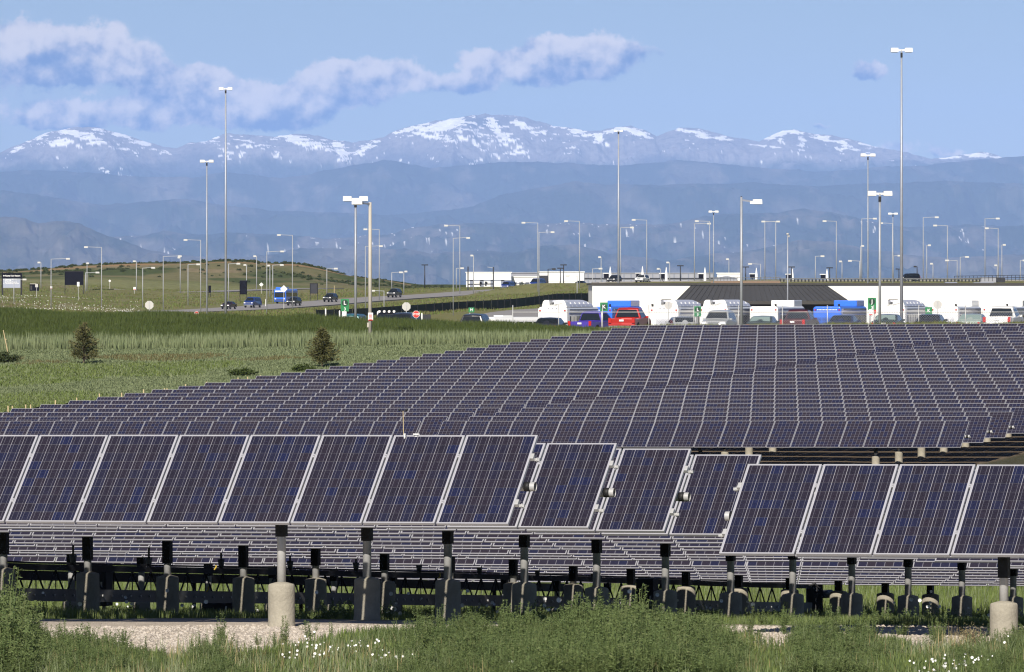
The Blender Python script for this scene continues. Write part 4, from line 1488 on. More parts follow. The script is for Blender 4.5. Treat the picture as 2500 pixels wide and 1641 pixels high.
def vehicle(kind, m, label, px, Y, rz, cat='car', group=None, scale=1.0, z=None, glass=None, extras=(), x_is_rear=False, roof=None):
    c = CARS[kind]
    x = (px - CX) / F * Y
    g = ground_z(x, Y) if z is None else z
    if roof is not None:
        g = max(g - .35, min(g, (HY - roof) / F * Y - max(p[1] for p in c['prof']) * scale - .05))
    root = thing({'pickup': 'pickup_truck', 'van': 'shuttle_van', 'suv': 'suv_car', 'sedan': 'sedan_car'}[kind], label, cat, (x, Y, g + .03), rz, group)
    root.scale = (scale, scale, scale)
    body, rear, front, sides = car_meshes(kind)
    gl = glass or M['car_glass']
    bo = link('body', body.mesh('body', m), root)
    md = bo.modifiers.new('edge', 'BEVEL'); md.width = .05; md.segments = 2; md.limit_method = 'ANGLE'; md.angle_limit = R(50)
    link('rear_window', rear.mesh('rear_window', gl), root)
    link('windscreen', front.mesh('windscreen', gl), root)
    for s in sides:
        link('side_window', s.mesh('side_window', M['car_glass']), root)
    hw = c['w'] / 2
    for wy in c['wheels']:
        for s in (-1, 1):
            if kind not in TYRE_ME:
                r_ = c['r']
                TYRE_ME[kind] = (MB().cyl((-.12, 0, 0), (.12, 0, 0), r_, n=16).mesh('wheel', M['rubber']), MB().cyl((-.13, 0, 0), (.13, 0, 0), r_ * .62, n=12).mesh('rim', M['rim']),
                                 MB().cyl((-.01, 0, 0), (.01, 0, 0), r_ * 1.18, n=16).mesh('wheel_arch', M['black']))
            w = link('wheel', TYRE_ME[kind][0], root, (s * (hw - .10), wy, c['r']))
            link('rim', TYRE_ME[kind][1], w)
            link('wheel_arch', TYRE_ME[kind][2], root, (s * (hw - .004), wy, c['r'] + .03))
    yb = c['prof'][1][0]; yf = max(p[0] for p in c['prof'])
    zb = {'sedan': .80, 'suv': 1.02, 'van': 1.05, 'pickup': .98}[kind]
    for s in (-1, 1):
        MB().box((s * (hw - .13), yb - .03, zb), (.20, .12, .16 if kind == 'sedan' else .36)).build('tail_light', M['tail_red'], root)
        MB().box((s * (hw - .24), yf - .02, zb - (.10 if kind != 'sedan' else .08)), (.36, .14, .18)).build('head_light', M['head_white'], root)
        MB().box((s * (hw + .07), c['front'][0][0] - .25, c['belt'] + .08), (.18, .09, .14)).build('mirror', m, root)
    MB().box((0, yb - .04, .52), (c['w'] * .94, .14, .17)).build('rear_bumper', M['chrome'] if kind == 'pickup' else M['black'], root)
    MB().box((0, yf + .02, .50), (c['w'] * .94, .14, .20)).build('front_bumper', M['chrome'] if kind in ('pickup', 'van') else M['black'], root)
    MB().box((0, yf + .005, zb - .12), (c['w'] * .42, .12, .17)).build('radiator_grille', M['chrome'] if kind != 'sedan' else M['black'], root)
    MB().box((0, yb - .055, zb + .0), (.32, .06, .13)).build('number_plate', M['sign_white'], root)
    if 'handle' in extras:
        MB().box((0, yb - .03, 1.03), (.22, .06, .06)).build('tailgate_handle', M['black'], root)
    if 'lamps' in extras:
        for q in range(4):
            MB().cyl((-.6 + .4 * q, -.62, 1.98), (-.6 + .4 * q, -.75, 1.98), .10, n=10).build('roof_lamp', M['lamp_white'], root)
        MB().box((0, -.55, 1.93), (1.5, .06, .05)).build('roof_bar', M['black'], root)
    return root


LOT = 'cars parked behind the fence'
A12 = -R(12)
P_RED = paint('red_paint', (0.42, 0.022, 0.015)); P_MAROON = paint('maroon_paint', (0.075, 0.012, 0.014)); P_WHITE = paint('white_car_paint', (0.74, 0.74, 0.73))
P_SILVER = paint('silver_paint', (0.42, 0.43, 0.43)); P_DGREEN = paint('dark_green_paint', (0.020, 0.035, 0.032)); P_BLACK = paint('black_paint', (0.012, 0.012, 0.014))
P_NAVY = paint('navy_paint', (0.012, 0.020, 0.075)); P_PURPLE = paint('violet_blue_paint', (0.070, 0.045, 0.36)); P_TEAL = paint('teal_paint', (0.015, 0.11, 0.13)); P_CHAR = paint('charcoal_paint', (0.030, 0.030, 0.034))
P_VANBLUE = paint('shuttle_blue_paint', (0.018, 0.045, 0.22)); P_PALE = paint('pale_green_paint', (0.34, 0.40, 0.36)); P_DRED = paint('dark_cherry_paint', (0.04, 0.010, 0.016))

vehicle('suv', P_TEAL, 'teal car with a dark roof at the green L 3 sign, mostly behind the bank', 868, 590, A12, group=LOT, extras=(), roof=766)
vehicle('pickup', P_BLACK, 'black pickup with four white roof lamps left of the stop sign', 951, 592, A12 * 1.4, 'pickup truck', LOT, extras=('lamps',), roof=757.5)
vehicle('suv', P_CHAR, 'dark blue car with sloping windscreen between roof lamps and stop sign', 984, 590, R(166), group=LOT, roof=757)
vehicle('suv', P_CHAR, 'charcoal SUV parked left of the small white minibus', 1166, 596, A12, group=LOT, roof=761)
vehicle('sedan', P_CHAR, 'dark sedan low in front of the first white bus', 1345, 548, A12, group=LOT, roof=775)
vehicle('pickup', P_PURPLE, 'violet blue pickup below the round K sign', 1452, 578, A12 * 2.0, 'pickup truck', LOT, extras=('handle',), roof=760)
vehicle('pickup', P_RED, 'bright red pickup with black tailgate handle', 1538, 556, -R(13), 'pickup truck', LOT, scale=1.02, extras=('handle',), roof=751)
vehicle('sedan', P_SILVER, 'silver sedan right of the red pickup, under the grey sign back', 1664, 548, R(8), group=LOT, roof=773)
vehicle('suv', P_SILVER, 'silver SUV facing the viewer below the second L 3 sign', 1756, 565, R(168), 'SUV', LOT, roof=757)
vehicle('sedan', P_DGREEN, 'dark sedan with a see-through rear window in front of the grilled white bus', 1865, 552, A12, group=LOT, glass=M['clear_glass'], roof=771)
vehicle('pickup', P_MAROON, 'maroon pickup parked left of the second blue bus', 1952, 570, -R(13), 'pickup truck', LOT, roof=750)
vehicle('sedan', P_NAVY, 'navy sedan with lit red tail lamp in front of the second blue bus', 2062, 546, A12, group=LOT, roof=769)
vehicle('sedan', P_DGREEN, 'dark green sedan between the J 3 sign and the tallest mast', 2170, 550, A12, group=LOT, glass=M['clear_glass'], roof=767)
vehicle('sedan', P_BLACK, 'black sedan under the square K sign at right', 2274, 548, A12, group=LOT, roof=767)
vehicle('sedan', P_PALE, 'pale green sedan left of the white pickup', 2376, 548, A12, group=LOT, glass=M['clear_glass'], roof=766)
vehicle('pickup', P_WHITE, 'white pickup with red tail lamps at the right edge', 2450, 538, -R(13), 'pickup truck', LOT, scale=1.03, extras=('handle',), roof=746)

# vehicles on the road, heading towards the viewer down the slope to the left
ROADV = 'vehicles on the far road'


def on_road(px, line=0):
    L = ROAD_LINES[line][0]
    k = min(range(1, len(L) - 1), key=lambda i: abs(CX + L[i].x / L[i].y * F - px))
    d = L[k - 1] - L[k + 1]
    return L[k], math.atan2(-d.x, d.y)


def road_vehicle(kind, m, label, px, cat='car', side=0.0, sc=1.0, turn=0.0):
    p, rz = on_road(px)
    n = Vector((math.cos(rz), math.sin(rz), 0))
    q = p + n * side
    return vehicle(kind, m, label, CX + q.x / q.y * F, q.y, R(163) if turn else rz, cat, ROADV, sc, z=p.z + .06)


road_vehicle('sedan', P_DRED, 'dark cherry car on the road behind the foot of the tall left mast', 556, turn=1)
road_vehicle('van', P_VANBLUE, 'blue shuttle van on the road left of the blue bus', 618, 'van', turn=1)
road_vehicle('suv', P_BLACK, 'small black car driving in front of the blue bus', 693, side=-2.5, sc=.95, turn=1)
road_vehicle('suv', P_BLACK, 'black SUV on the road above the green L 3 sign', 806, turn=1)
road_vehicle('suv', P_BLACK, 'black SUV on the road right of the tan lamp post', 965, sc=1.06, turn=1)
road_vehicle('van', P_VANBLUE, 'dark blue shuttle van at the black gantry', 1243, 'van', turn=1)
road_vehicle('van', P_VANBLUE, 'taller blue shuttle van before the dark loading door', 1312, 'van', sc=1.25, turn=1)
road_vehicle('sedan', P_BLACK, 'black car on the road where it meets the white building corner', 1420, sc=1.15, turn=1)
vehicle('suv', P_WHITE, 'white SUV on the raised road above the white building', 1568, 1690, R(160), group=ROADV, z=at(1568, 691, 1690).z)
vehicle('suv', P_BLACK, 'black car on the raised road right of the first white pylon', 1500, 1700, R(160), group=ROADV, z=at(1500, 692, 1700).z)
vehicle('van', P_BLACK, 'black van on the raised road beside the tallest mast', 2222, 1690, R(120), 'van', ROADV, .78, z=at(2222, 686, 1690).z)

# ------------------------------------------------------------------ buses
BUSG = 'buses parked before the white building'


def bus(label, px_l, Y, blue=False, kind='tube', rz=-R(14), L=11.5, group=BUSG, front=False, H=3.05, z=None, grille='vents'):
    w = 2.56
    x = (px_l - CX) / F * Y
    a = -rz
    # px_l is the left rear edge
    cxw = x + (w / 2) * math.cos(a) + (L / 2) * math.sin(a)
    cyw = Y + (L / 2) * math.cos(a) - (w / 2) * math.sin(a)
    g = ground_z(cxw, cyw) if z is None else z
    bm_ = M['bus_blue'] if blue else M['bus_white']
    root = thing('bus', label, 'bus', (cxw, cyw, g), rz, group)
    r = .22
    prof = [(-w / 2, .38), (-w / 2, H - r), (-w / 2 + r * .3, H - r * .3), (-w / 2 + r, H), (w / 2 - r, H), (w / 2 - r * .3, H - r * .3), (w / 2, H - r), (w / 2, .38)]
    MB().prism(prof, 1, -L / 2, L / 2).build('body', bm_, root, bevel=.10)
    # rear face
    yr = -L / 2
    if grille == 'vents':
        for k in range(4):
            for j in range(7):
                MB().box((-.72 + .48 * k, yr - .02, 1.30 + .12 * j), (.40, .05, .05)).build('vent_slat', M['silver_panel'] if not blue else M['stripe_blue'], root)
    else:
        for j in range(9):
            MB().box((.05, yr - .02, 1.2 + .10 * j), (1.6, .05, .035)).build('vent_slat', M['silver_panel'] if not blue else M['stripe_blue'], root)
    for s in (-1, 1):
        for zz in (1.0, 1.3, 2.75):
            MB().box((s * 1.08, yr - .03, zz), (.13, .06, .12)).build('tail_light', M['tail_red'], root)
        MB().box((s * (w / 2 + .012), .3, 1.86), (.05, L * .86, .80)).build('side_window', M['car_glass'], root)
        MB().box((s * (w / 2 + .015), .2, 2.48), (.04, L * .9, .20)).build('side_stripe', M['stripe_blue'], root)
        MB().box((s * (w / 2 + .015), .2, 2.80), (.04, L * .9, .12)).build('side_stripe', M['grey_trim'], root)
        for k in range(9):
            MB().box((s * (w / 2 + .035), -L * .40 + L * .1 * k, 1.86), (.03, .07, .80)).build('window_bar', M['black'], root)
        for wy in (-L * .26, L * .28):
            wl = MB().cyl((s * (w / 2 - .28), wy, .48), (s * (w / 2 + .01), wy, .48), .48, n=16).build('wheel', M['rubber'], root)
            MB().cyl((s * (w / 2 - .2), wy, .48), (s * (w / 2 + .02), wy, .48), .28, n=12).build('rim', M['rim'], wl)
    for k in range(3):
        MB().box((-.35 + .35 * k, yr - .015, H - .13), (.12, .04, .05)).build('marker_light', M['grey_trim'], root)
    MB().box((0, yr - .06, .55), (w * .96, .18, .26)).build('bumper', M['black'], root)
    if blue:
        for k in range(14):
            MB().box((-.85 + .13 * k, yr - .025, H - .30), (.09, .03, .08)).build('lettering', M['sign_white'], root)
    # roof equipment
    if kind == 'tube':
        hz = .58
        cap = MB()
        lobe = [(-w * .40, H - .02), (-w * .36, H + hz * .75), (-w * .30, H + hz), (-w * .15, H + hz), (-w * .12, H + .06), (w * .02, H + .06), (w * .02, H + hz * .82), (w * .16, H + hz), (w * .34, H + hz), (w * .40, H + hz * .7), (w * .46, H - .02)]
        cap.prism(lobe, 1, yr + .3, yr + 1.5)
        cap.build('rear_fairing', bm_, root, bevel=.05)
        tube = MB()
        arc = [(-w * .42, H)] + [(-w * .42 + w * .84 * t, H + hz * math.sin(math.pi * (0.12 + .76 * t)) * 1.02) for t in np.linspace(0, 1, 9)] + [(w * .46, H)]
        tube.prism(arc, 1, yr + 1.5, yr + L * .86)
        tube.build('roof_fairing', M['silver_panel'] if not blue else bm_, root)
        for k in range(5):
            MB().bar((w * .455, yr + 2.4 + 1.6 * k, H + .02), (w * .36, yr + 2.5 + 1.6 * k, H + .40), .05, .04).build('fairing_rib', M['white'], root)
        MB().box((0, yr + .9, H + hz + .02), (.75, .5, .06)).build('hatch', M['black'], root)
    else:
        MB().box((.02, L * .34, H + .26), (w * .82, L * .30, .54)).build('roof_unit', bm_, root, bevel=.06)
    ex = MB().cyl((w * .40 if kind != 'tube' else -w * .42, yr + .4, H - .1), ((w * .40 if kind != 'tube' else -w * .42) - .05, yr + .36, H + .22), .09, .10, n=10)
    ex.build('exhaust', M['black'], root)
    return root


bus('white bus with silver roof tank, first from the left, beside open grass', 1313, 640, grille='bars')
bus('blue bus with boxy roof unit behind the violet pickup', 1424, 652, blue=True, kind='box')
bus('white bus with silver roof tank right behind the red pickup', 1586, 655, grille='bars')
bus('white bus with silver roof tank behind the silver SUV', 1707, 662, grille='bars')
bus('white bus with square rear vents, left of the maroon pickup', 1830, 668, kind='box')
bus('blue bus with boxy roof unit behind the navy sedan', 1985, 672, blue=True, kind='box')
bus('white bus with silver roof tank between the two masts', 2142, 680, grille='bars')
bus('white bus with square rear vents behind the black sedan', 2272, 690, kind='box')
bus('white bus with square rear vents behind the white pickup', 2398, 698, kind='box')


def road_bus():
    p, rz = on_road(704)
    rz2 = R(180) + R(17) if False else R(163)
    q = p + Vector((0, 34, 0))
    L, w, H = 11.5, 2.56, 3.05
    root = thing('bus', 'blue bus coming down the far road below the diamond sign', 'bus', (q.x - 1.3, q.y, p.z + .4), R(169), ROADV)
    prof = [(-w / 2, .38), (-w / 2, H - .2), (-w / 2 + .2, H), (w / 2 - .2, H), (w / 2, H - .2), (w / 2, .38)]
    MB().prism(prof, 1, -L / 2, L / 2).build('body', M['bus_blue'], root, bevel=.1)
    MB().box((0, L / 2 + .02, 1.85), (w * .9, .06, 1.05)).build('windscreen', M['car_glass'], root)
    MB().box((0, L / 2 + .03, 2.62), (w * .8, .06, .24)).build('destination_board', M['sign_white'], root)
    MB().box((0, L / 2 + .03, .75), (w * .9, .08, .5)).build('front_panel', M['stripe_blue'], root)
    for s in (-1, 1):
        MB().box((s * .95, L / 2 + .06, 1.0), (.30, .08, .18)).build('head_light', M['head_white'], root)
        MB().box((s * (w / 2 + .01), -.2, 1.9), (.05, L * .85, .85)).build('side_window', M['car_glass'], root)
        MB().box((s * (w / 2 + .2), L / 2 + .1, 2.1), (.16, .1, .4)).build('mirror', M['black'], root)
        for wy in (-L * .26, L * .28):
            wl = MB().cyl((s * (w / 2 - .28), wy, .48), (s * (w / 2 + .01), wy, .48), .48, n=14).build('wheel', M['rubber'], root)
            MB().cyl((s * (w / 2 - .2), wy, .48), (s * (w / 2 + .02), wy, .48), .28, n=10).build('rim', M['rim'], wl)
    MB().box((0, L * .30, H + .2), (w * .8, L * .3, .45)).build('roof_unit', M['bus_blue'], root, bevel=.05)


road_bus()


def minibus():
    Y = 600
    x = (1243 - CX) / F * Y
    g = ground_z(x, Y)
    root = thing('minibus', 'small white minibus with a row of side windows, left of the first bus', 'minibus', (x, Y, g - .75), -R(38), BUSG)
    L, w, H = 6.4, 2.2, 2.45
    prof = [(-w / 2, .4), (-w / 2, H - .25), (-w / 2 + .25, H), (w / 2 - .25, H), (w / 2, H - .25), (w / 2, .4)]
    MB().prism(prof, 1, -L / 2, L / 2).build('body', M['bus_white'], root, bevel=.08)
    MB().box((0, -L / 2 - .02, 1.75), (w * .7, .05, .55)).build('rear_window', M['bus_white'], root)
    MB().box((-.1, -L / 2 - .035, 1.55), (w * .55, .04, .10)).build('red_lettering', M['sign_red'], root)
    for s in (-1, 1):
        for k in range(5):
            MB().box((s * (w / 2 + .01), -L * .36 + 1.12 * k, 1.72), (.05, .86, .68)).build('side_window', M['car_glass'], root)
        for wy in (-L * .3, L * .3):
            MB().cyl((s * (w / 2 - .2), wy, .38), (s * (w / 2 + .01), wy, .38), .38, n=14).build('wheel', M['rubber'], root)
    MB().box((0, -.8, H + .06), (.9, 1.2, .14)).build('roof_unit', M['bus_white'], root)


minibus()


# ------------------------------------------------------------------ fences
def lot_fence():
    root = thing('chain_link_fence', 'low chain link fence with grey posts in front of the parked cars', 'fence', (0, 0, 0))
    Y = 500.0
    pxs = [1252, 1364, 1471, 1584, 1694, 1803, 1910, 2020, 2133, 2243, 2357, 2473, 2590]
    tops = []
    for px in pxs:
        x = (px - CX) / F * Y
        g = ground_z(x, Y)
        MB().cyl((x, Y, g - .2), (x, Y, g + 1.86), .03, n=8).build('post', M['galv'], root)
        tops.append(Vector((x, Y, g)))
    for a, b in zip(tops[:-1], tops[1:]):
        MB().cyl(a + Vector((0, 0, 1.40)), b + Vector((0, 0, 1.40)), .022, n=6).build('rail', M['galv'], root)
    net = MB()
    x0, x1 = tops[3].x, tops[-1].x
    h = 1.4
    n = int((x1 - x0) / .16)
    gz = np.mean([t.z for t in tops])
    for k in range(n):
        xa = x0 + .16 * k
        for s in (1, -1):
            p = Vector((xa if s > 0 else xa + h, Y + .03, gz)); q = Vector((xa + h if s > 0 else xa, Y + .03, gz + h))
            dx = Vector((.007, 0, 0))
            net.quad(p - dx, p + dx, q + dx, q - dx)
    o = net.build('wire_netting', M['grey_trim'], root)
    o['kind'] = 'stuff'


lot_fence()


def screen_fence():
    root = thing('screened_fence', 'long dark screened fence climbing the grass slope to the white building', 'fence', (0, 0, 0))
    pts = [(772, 776, 757, 930), (905, 767, 752, 950), (960, 762, 748, 965), (1020, 757, 744, 985), (1100, 751, 738, 1010), (1200, 746, 733, 1040), (1262, 741, 729, 1065), (1306, 736, 724, 1080),
           (1360, 730, 717, 1110), (1420, 728, 716, 1135), (1450, 728, 716, 1150)]
    P = [(at(px, yb, Y), at(px, yt, Y)) for px, yb, yt, Y in pts]
    for (a0, a1), (b0, b1) in zip(P[:-1], P[1:]):
        n = max(2, int((b0 - a0).length / 6))
        for k in range(n):
            s, e = k / n, (k + 1) / n - .012
            m1 = MB()
            q = [a0.lerp(b0, s), a0.lerp(b0, e), a1.lerp(b1, e), a1.lerp(b1, s)]
            q[0].z -= .5; q[1].z -= .5
            bk = [p + Vector((0, .05, 0)) for p in q]
            m1.add(q + bk, [(0, 1, 2, 3), (4, 7, 6, 5), (0, 4, 5, 1), (1, 5, 6, 2), (2, 6, 7, 3), (3, 7, 4, 0)])
            m1.build('panel', M['screen'], root)
            p0 = a0.lerp(b0, s); p1 = a1.lerp(b1, s)
            MB().cyl(p0 + Vector((0, .08, -.5)), p1 + Vector((0, .08, .12)), .05, n=6).build('post', M['darksteel'], root)
    # a plain dark board closing the fence by the stop sign
    b = at(1030, 776, 640); w = 26 / F * 640; h = 20 / F * 640
    r = thing('dark_board', 'plain dark board standing right of the stop sign', 'board', (b.x + .3, b.y, b.z - .4))
    MB().box((0, 0, h / 2), (w, .08, h)).build('panel', M['cabinet'], r)
    for s in (-1, 1):
        MB().box((s * w * .45, .07, h / 2), (.08, .06, h)).build('post', M['darksteel'], r)


screen_fence()


def guard_rail():
    Y = 1640
    root = thing('guard_rail', 'dark post guard rail along the raised road at right', 'guard rail', (0, 0, 0))
    a = at(1905, 682, Y); b = at(2392, 682, Y)
    n = 56
    for k in range(n + 1):
        p = a.lerp(b, k / n)
        MB().box((p.x, p.y, p.z - .15), (.32, .22, .75)).build('post', M['darksteel'], root)
    MB().bar(a + Vector((0, -.15, .1)), b + Vector((0, -.15, .1)), .08, .25).build('rail', M['greysteel'], root)
    r2 = thing('bridge_parapet', 'brown concrete parapet with a thin railing above the dark canopy', 'parapet', (0, 0, 0))
    a = at(1735, 687, Y); b = at(1905, 687, Y)
    MB().bar(a + Vector((0, 0, -.15)), b + Vector((0, 0, -.15)), .4, .5).build('wall', mat('brown_parapet', (.22, .155, .11), .9, var=.1), r2)
    for k in range(22):
        p = a.lerp(b, k / 21)
        MB().box((p.x, p.y, p.z + .45), (.12, .12, .8)).build('railing_post', M['greysteel'], r2)
    MB().bar(a + Vector((0, 0, .85)), b + Vector((0, 0, .85)), .1, .1).build('railing', M['greysteel'], r2)
    # wire railings at the far right
    r3 = thing('railing', 'thin dark railing on the skyline beside the pale container', 'railing', (0, 0, 0))
    a = at(2330, 681, 1655); b = at(2600, 677, 1655)
    for k in range(30):
        p = a.lerp(b, k / 29)
        MB().box((p.x, p.y, p.z), (.10, .10, 1.3)).build('railing_post', M['darksteel'], r3)
    for h in (.1, .6):
        MB().bar(a + Vector((0, 0, h)), b + Vector((0, 0, h)), .1, .1).build('rail', M['darksteel'], r3)


guard_rail()


# ------------------------------------------------------------------ signs
def green_sign(label, px0, px1, y0, y1, Y, letter, number=None, disc=True, yb=None):
    w = (px1 - px0) / F * Y; h = (y1 - y0) / F * Y
    c = at((px0 + px1) / 2, (y0 + y1) / 2, Y)
    g = ground_z(c.x, Y)
    root = thing('row_marker_sign', label, 'sign', (c.x, Y, g), 0, 'green car park row signs')
    zc = c.z - g
    MB().box((0, 0, zc), (w, .05, h)).build('panel', M['sign_green'], root, bevel=.01)
    MB().cyl((-w * .28, .05, -.2), (-w * .28, .05, zc + h * .3), .045, n=8).build('post', M['galv'], root)
    zl = zc + (h * .18 if number else 0)
    if disc:
        MB().cyl((0, -.025, zl), (0, -.038, zl), w * .38, n=28).build('disc', M['sign_dark'], root)
    text_mesh(letter, w * .66, M['sign_white'], 'letter', root, (0, -.045, zl), (R(90), 0, 0), .004, bold=w * .012)
    if number:
        text_mesh(number, w * .52, M['sign_white'], 'number', root, (0, -.034, zc - h * .32), (R(90), 0, 0), .004, bold=w * .008)
    return root


green_sign('green sign with L over 3 standing alone at left of the lot', 832, 852, 730, 760.5, 560, 'L', '3')
green_sign('square green sign with K in a dark disc above the violet pickup', 1465, 1484, 738.5, 760, 540, 'K')
green_sign('green sign with L over 3 between two white buses', 1695, 1712, 748, 773, 545, 'L', '3')
green_sign('green sign with J over 3 beside the second blue bus', 2119, 2139, 727, 757, 535, 'J', '3')
green_sign('square green sign with K and no disc at right', 2259, 2276, 750, 767, 560, 'K', disc=False)
green_sign('small green sign half hidden above the charcoal SUV', 1144, 1158, 751, 763, 640, 'M', disc=False)


def octagon(label, px, py, r_px, Y, face, red=False, group=None, post_to=None):
    c = at(px, py, Y); r = r_px / F * Y
    g = ground_z(c.x, Y)
    root = thing('stop_sign', label, 'sign', (c.x, Y, g), 0, group)
    z = c.z - g
    pts = [(r * math.cos(R(22.5 + 45 * k)), r * math.sin(R(22.5 + 45 * k)) + z) for k in range(8)]
    if red:
        MB().prism([(p, q) for p, q in pts], 1, -.012, .012).build('border', M['sign_white'], root)
        MB().prism([(p * .92, (q - z) * .92 + z) for p, q in pts], 1, -.02, -.010).build('face', M['sign_red'], root)
        text_mesh('STOP', r * .80, M['sign_white'], 'lettering', root, (0, -.026, z), (R(90), 0, 0), .003, bold=r * .015)
        MB().cyl((0, .05, -.2), (0, .05, z + r * .6), .035, n=8).build('post', M['galv'], root)
    else:
        MB().prism(pts, 1, -.012, .012).build('plate', face, root)
        MB().box((0, -.035, (z + r * .95) / 2), (.075, .045, z + r * .9)).build('post', M['galv'], root)
    return root


OB = 'sign backs seen from behind'
octagon('red octagonal STOP sign at the top edge of the grass bank', 1016, 767.5, 9.2, 556, None, True)
octagon('pale octagonal sign back left of and above the STOP sign', 992, 748.5, 11, 645, M['sign_back'], group=OB)
octagon('pale octagonal sign back at far left above the dark grass bank', 364.5, 745, 11, 640, M['sign_back'], group=OB)
octagon('pale octagonal sign back in front of a white bus, right of the red pickup', 1632, 746, 10, 600, M['sign_back'], group=OB)
octagon('pale octagonal sign back right of the square K sign', 2289, 744, 11, 600, M['sign_back'], group=OB)
octagon('tip of a red octagonal sign just over the grass bank near the left masts', 480, 766, 6, 760, None, True)


def diamond(label, px, py, r_px, Y):
    c = at(px, py, Y); r = r_px / F * Y
    g = ground_z(c.x, Y)
    root = thing('warning_sign', label, 'sign', (c.x, Y, g))
    z = c.z - g
    MB().prism([(0, z + r), (r, z), (0, z - r), (-r, z)], 1, -.02, .02).build('plate', M['sign_white'], root)
    MB().box((0, -.06, (z + r * .6) / 2), (.09, .05, z + r * .6)).build('post', M['sign_back'], root)


diamond('white diamond sign back in front of the blue bus', 693, 705.5, 9, 1480)
diamond('smaller white diamond sign back near the far road', 638, 695, 5.2, 1840)
diamond('tiny pale diamond sign on the hillside left of the masts', 268, 686, 3.4, 1900)


def plate_sign(name, label, px, py, w_px, h_px, Y, m, to_ground=True, border=None):
    c = at(px, py, Y); w = w_px / F * Y; h = h_px / F * Y
    g = min(ground_z(c.x, Y), c.z - h * .6)
    root = thing(name, label, 'sign', (c.x, Y, g))
    z = c.z - g
    MB().box((0, 0, z), (w, .05, h)).build('plate', m, root, bevel=.01)
    if border:
        MB().box((0, -.03, z - h * .36), (w * .9, .02, h * .16)).build('band', border, root)
    MB().box((0, .06, (z + h * .4) / 2), (.08, .05, z + h * .4)).build('post', M['galv'], root)
    return root


plate_sign('shield_sign', 'small white sign below the lone L 3 sign', 840.5, 766.5, 11, 12, 556, M['sign_white'])
plate_sign('notice_sign', 'white notice with red print below the J 3 sign', 2126, 763, 9, 15, 533, M['sign_white'], border=M['sign_red'])
plate_sign('notice_sign', 'small red plate beside the notice under the J 3 sign', 2136, 761, 6, 9, 534, M['sign_red'])
plate_sign('no_entry_sign', 'tiny red and white sign at the grass edge left, beside a lamp post', 125, 702, 5, 6, 1620, M['sign_white'], border=M['sign_red'])
plate_sign('no_entry_sign', 'tiny red and white sign on the far road left of the masts', 328.5, 704.5, 6, 7, 1800, M['sign_white'], border=M['sign_red'])
plate_sign('notice_sign', 'little white plate in front of the blank black board', 191, 694, 6, 11, 1560, M['sign_white'])
plate_sign('notice_sign', 'pale rounded sign before the dark kiosk at far left', 89.5, 697.5, 7, 8, 1560, M['sign_back'])


def board(label, x0, x1, y0, y1, yfoot, Y, name='sign_board', text=False, m=None):
    a = at(x0, yfoot, Y); W = (x1 - x0) / F * Y
    z0 = (yfoot - y1) / F * Y; z1 = (yfoot - y0) / F * Y
    root = thing(name, label, 'sign', (a.x, Y, a.z))
    mk = m or M['sign_black']
    fr = .30 if text else .12
    for s in (0, 1):
        MB().box((s * W + (fr / 2 if s == 0 else -fr / 2), .05, z1 / 2 - .6), (fr, .30, z1 + 1.2)).build('post', M['black'], root)
    if not text:
        MB().box((W / 2, 0, (z0 + z1) / 2), (W - .05, .2, z1 - z0)).build('panel', mk, root)
        MB().box((W / 2, -.12, z1 - .08), (W, .08, .14)).build('top_rail', M['black'], root)
    else:
        split = z1 - (z1 - z0) * .36
        MB().box((W / 2, 0, (split + z1) / 2), (W, .22, z1 - split)).build('header_panel', M['sign_black'], root)
        MB().box((W / 2 - .02, -.02, (split + z0) / 2 - .02), (W - .62, .2, split - z0 - .04)).build('panel', M['sign_grey'], root)
        text_mesh('Rental Car Return', W * .098, M['sign_white'], 'lettering', root, (W * .18, -.13, split + (z1 - split) * .50), (R(90), 0, 0), .01, 'LEFT', .012)
        MB().add([(W * .07, -.13, split + (z1 - split) * .5), (W * .12, -.13, split + (z1 - split) * .66), (W * .12, -.13, split + (z1 - split) * .34)], [(0, 1, 2)]).box((W * .135, -.13, split + (z1 - split) * .5), (W * .03, .02, .14)).build('arrow', M['sign_white'], root)
        for k, t in enumerate(('Passenger Pick Up', 'Drop Off', 'Curbside Check In', 'Terminal East Parking')):
            text_mesh(t, W * .078, M['sign_white'], 'lettering', root, (W * .17, -.13, split - .20 - .25 * k), (R(90), 0, 0), .01, 'LEFT', .006)
        for zz in (split - .20, split - .95):
            MB().add([(W * .11, -.13, zz + .12), (W * .085, -.13, zz), (W * .135, -.13, zz)], [(0, 1, 2)]).box((W * .11, -.13, zz - .05), (.05, .02, .12)).build('arrow', M['sign_white'], root)
    return root


board('black and grey direction sign with white lettering at the left edge', 4, 54, 667, 703, 705, 1480, text=True)
board('wide blank black board on two legs, on the grass at left', 158, 204, 662, 696, 705, 1640)
board('tall blank black board right of the tall left masts', 585, 603, 684.5, 719, 723, 1680)
board('dark board on two long legs right of the blue bus', 756.5, 776, 691.5, 717, 734, 1660, m=M['cabinet'])
board('narrow black board half hidden behind the shorter left mast', 508.5, 515, 697, 715, 720, 1760)


def kiosk():
    Y = 1600
    a = at(72, 705, Y); W = 22 / F * Y; H = 13 / F * Y
    root = thing('kiosk', 'small dark kiosk with a pale roof, right of the direction sign', 'kiosk', (a.x, Y, a.z - .3))
    MB().box((W / 2, 1, H / 2), (W, 2, H + .3)).build('wall', M['sign_black'], root)
    MB().box((W * .42, .9, H + .2), (W * .7, 2.3, .14)).build('roof', M['apron'], root)
    MB().box((W * .2, -.03, H * .45), (.35, .08, H * .8)).build('door', M['cap_dark'], root)


kiosk()


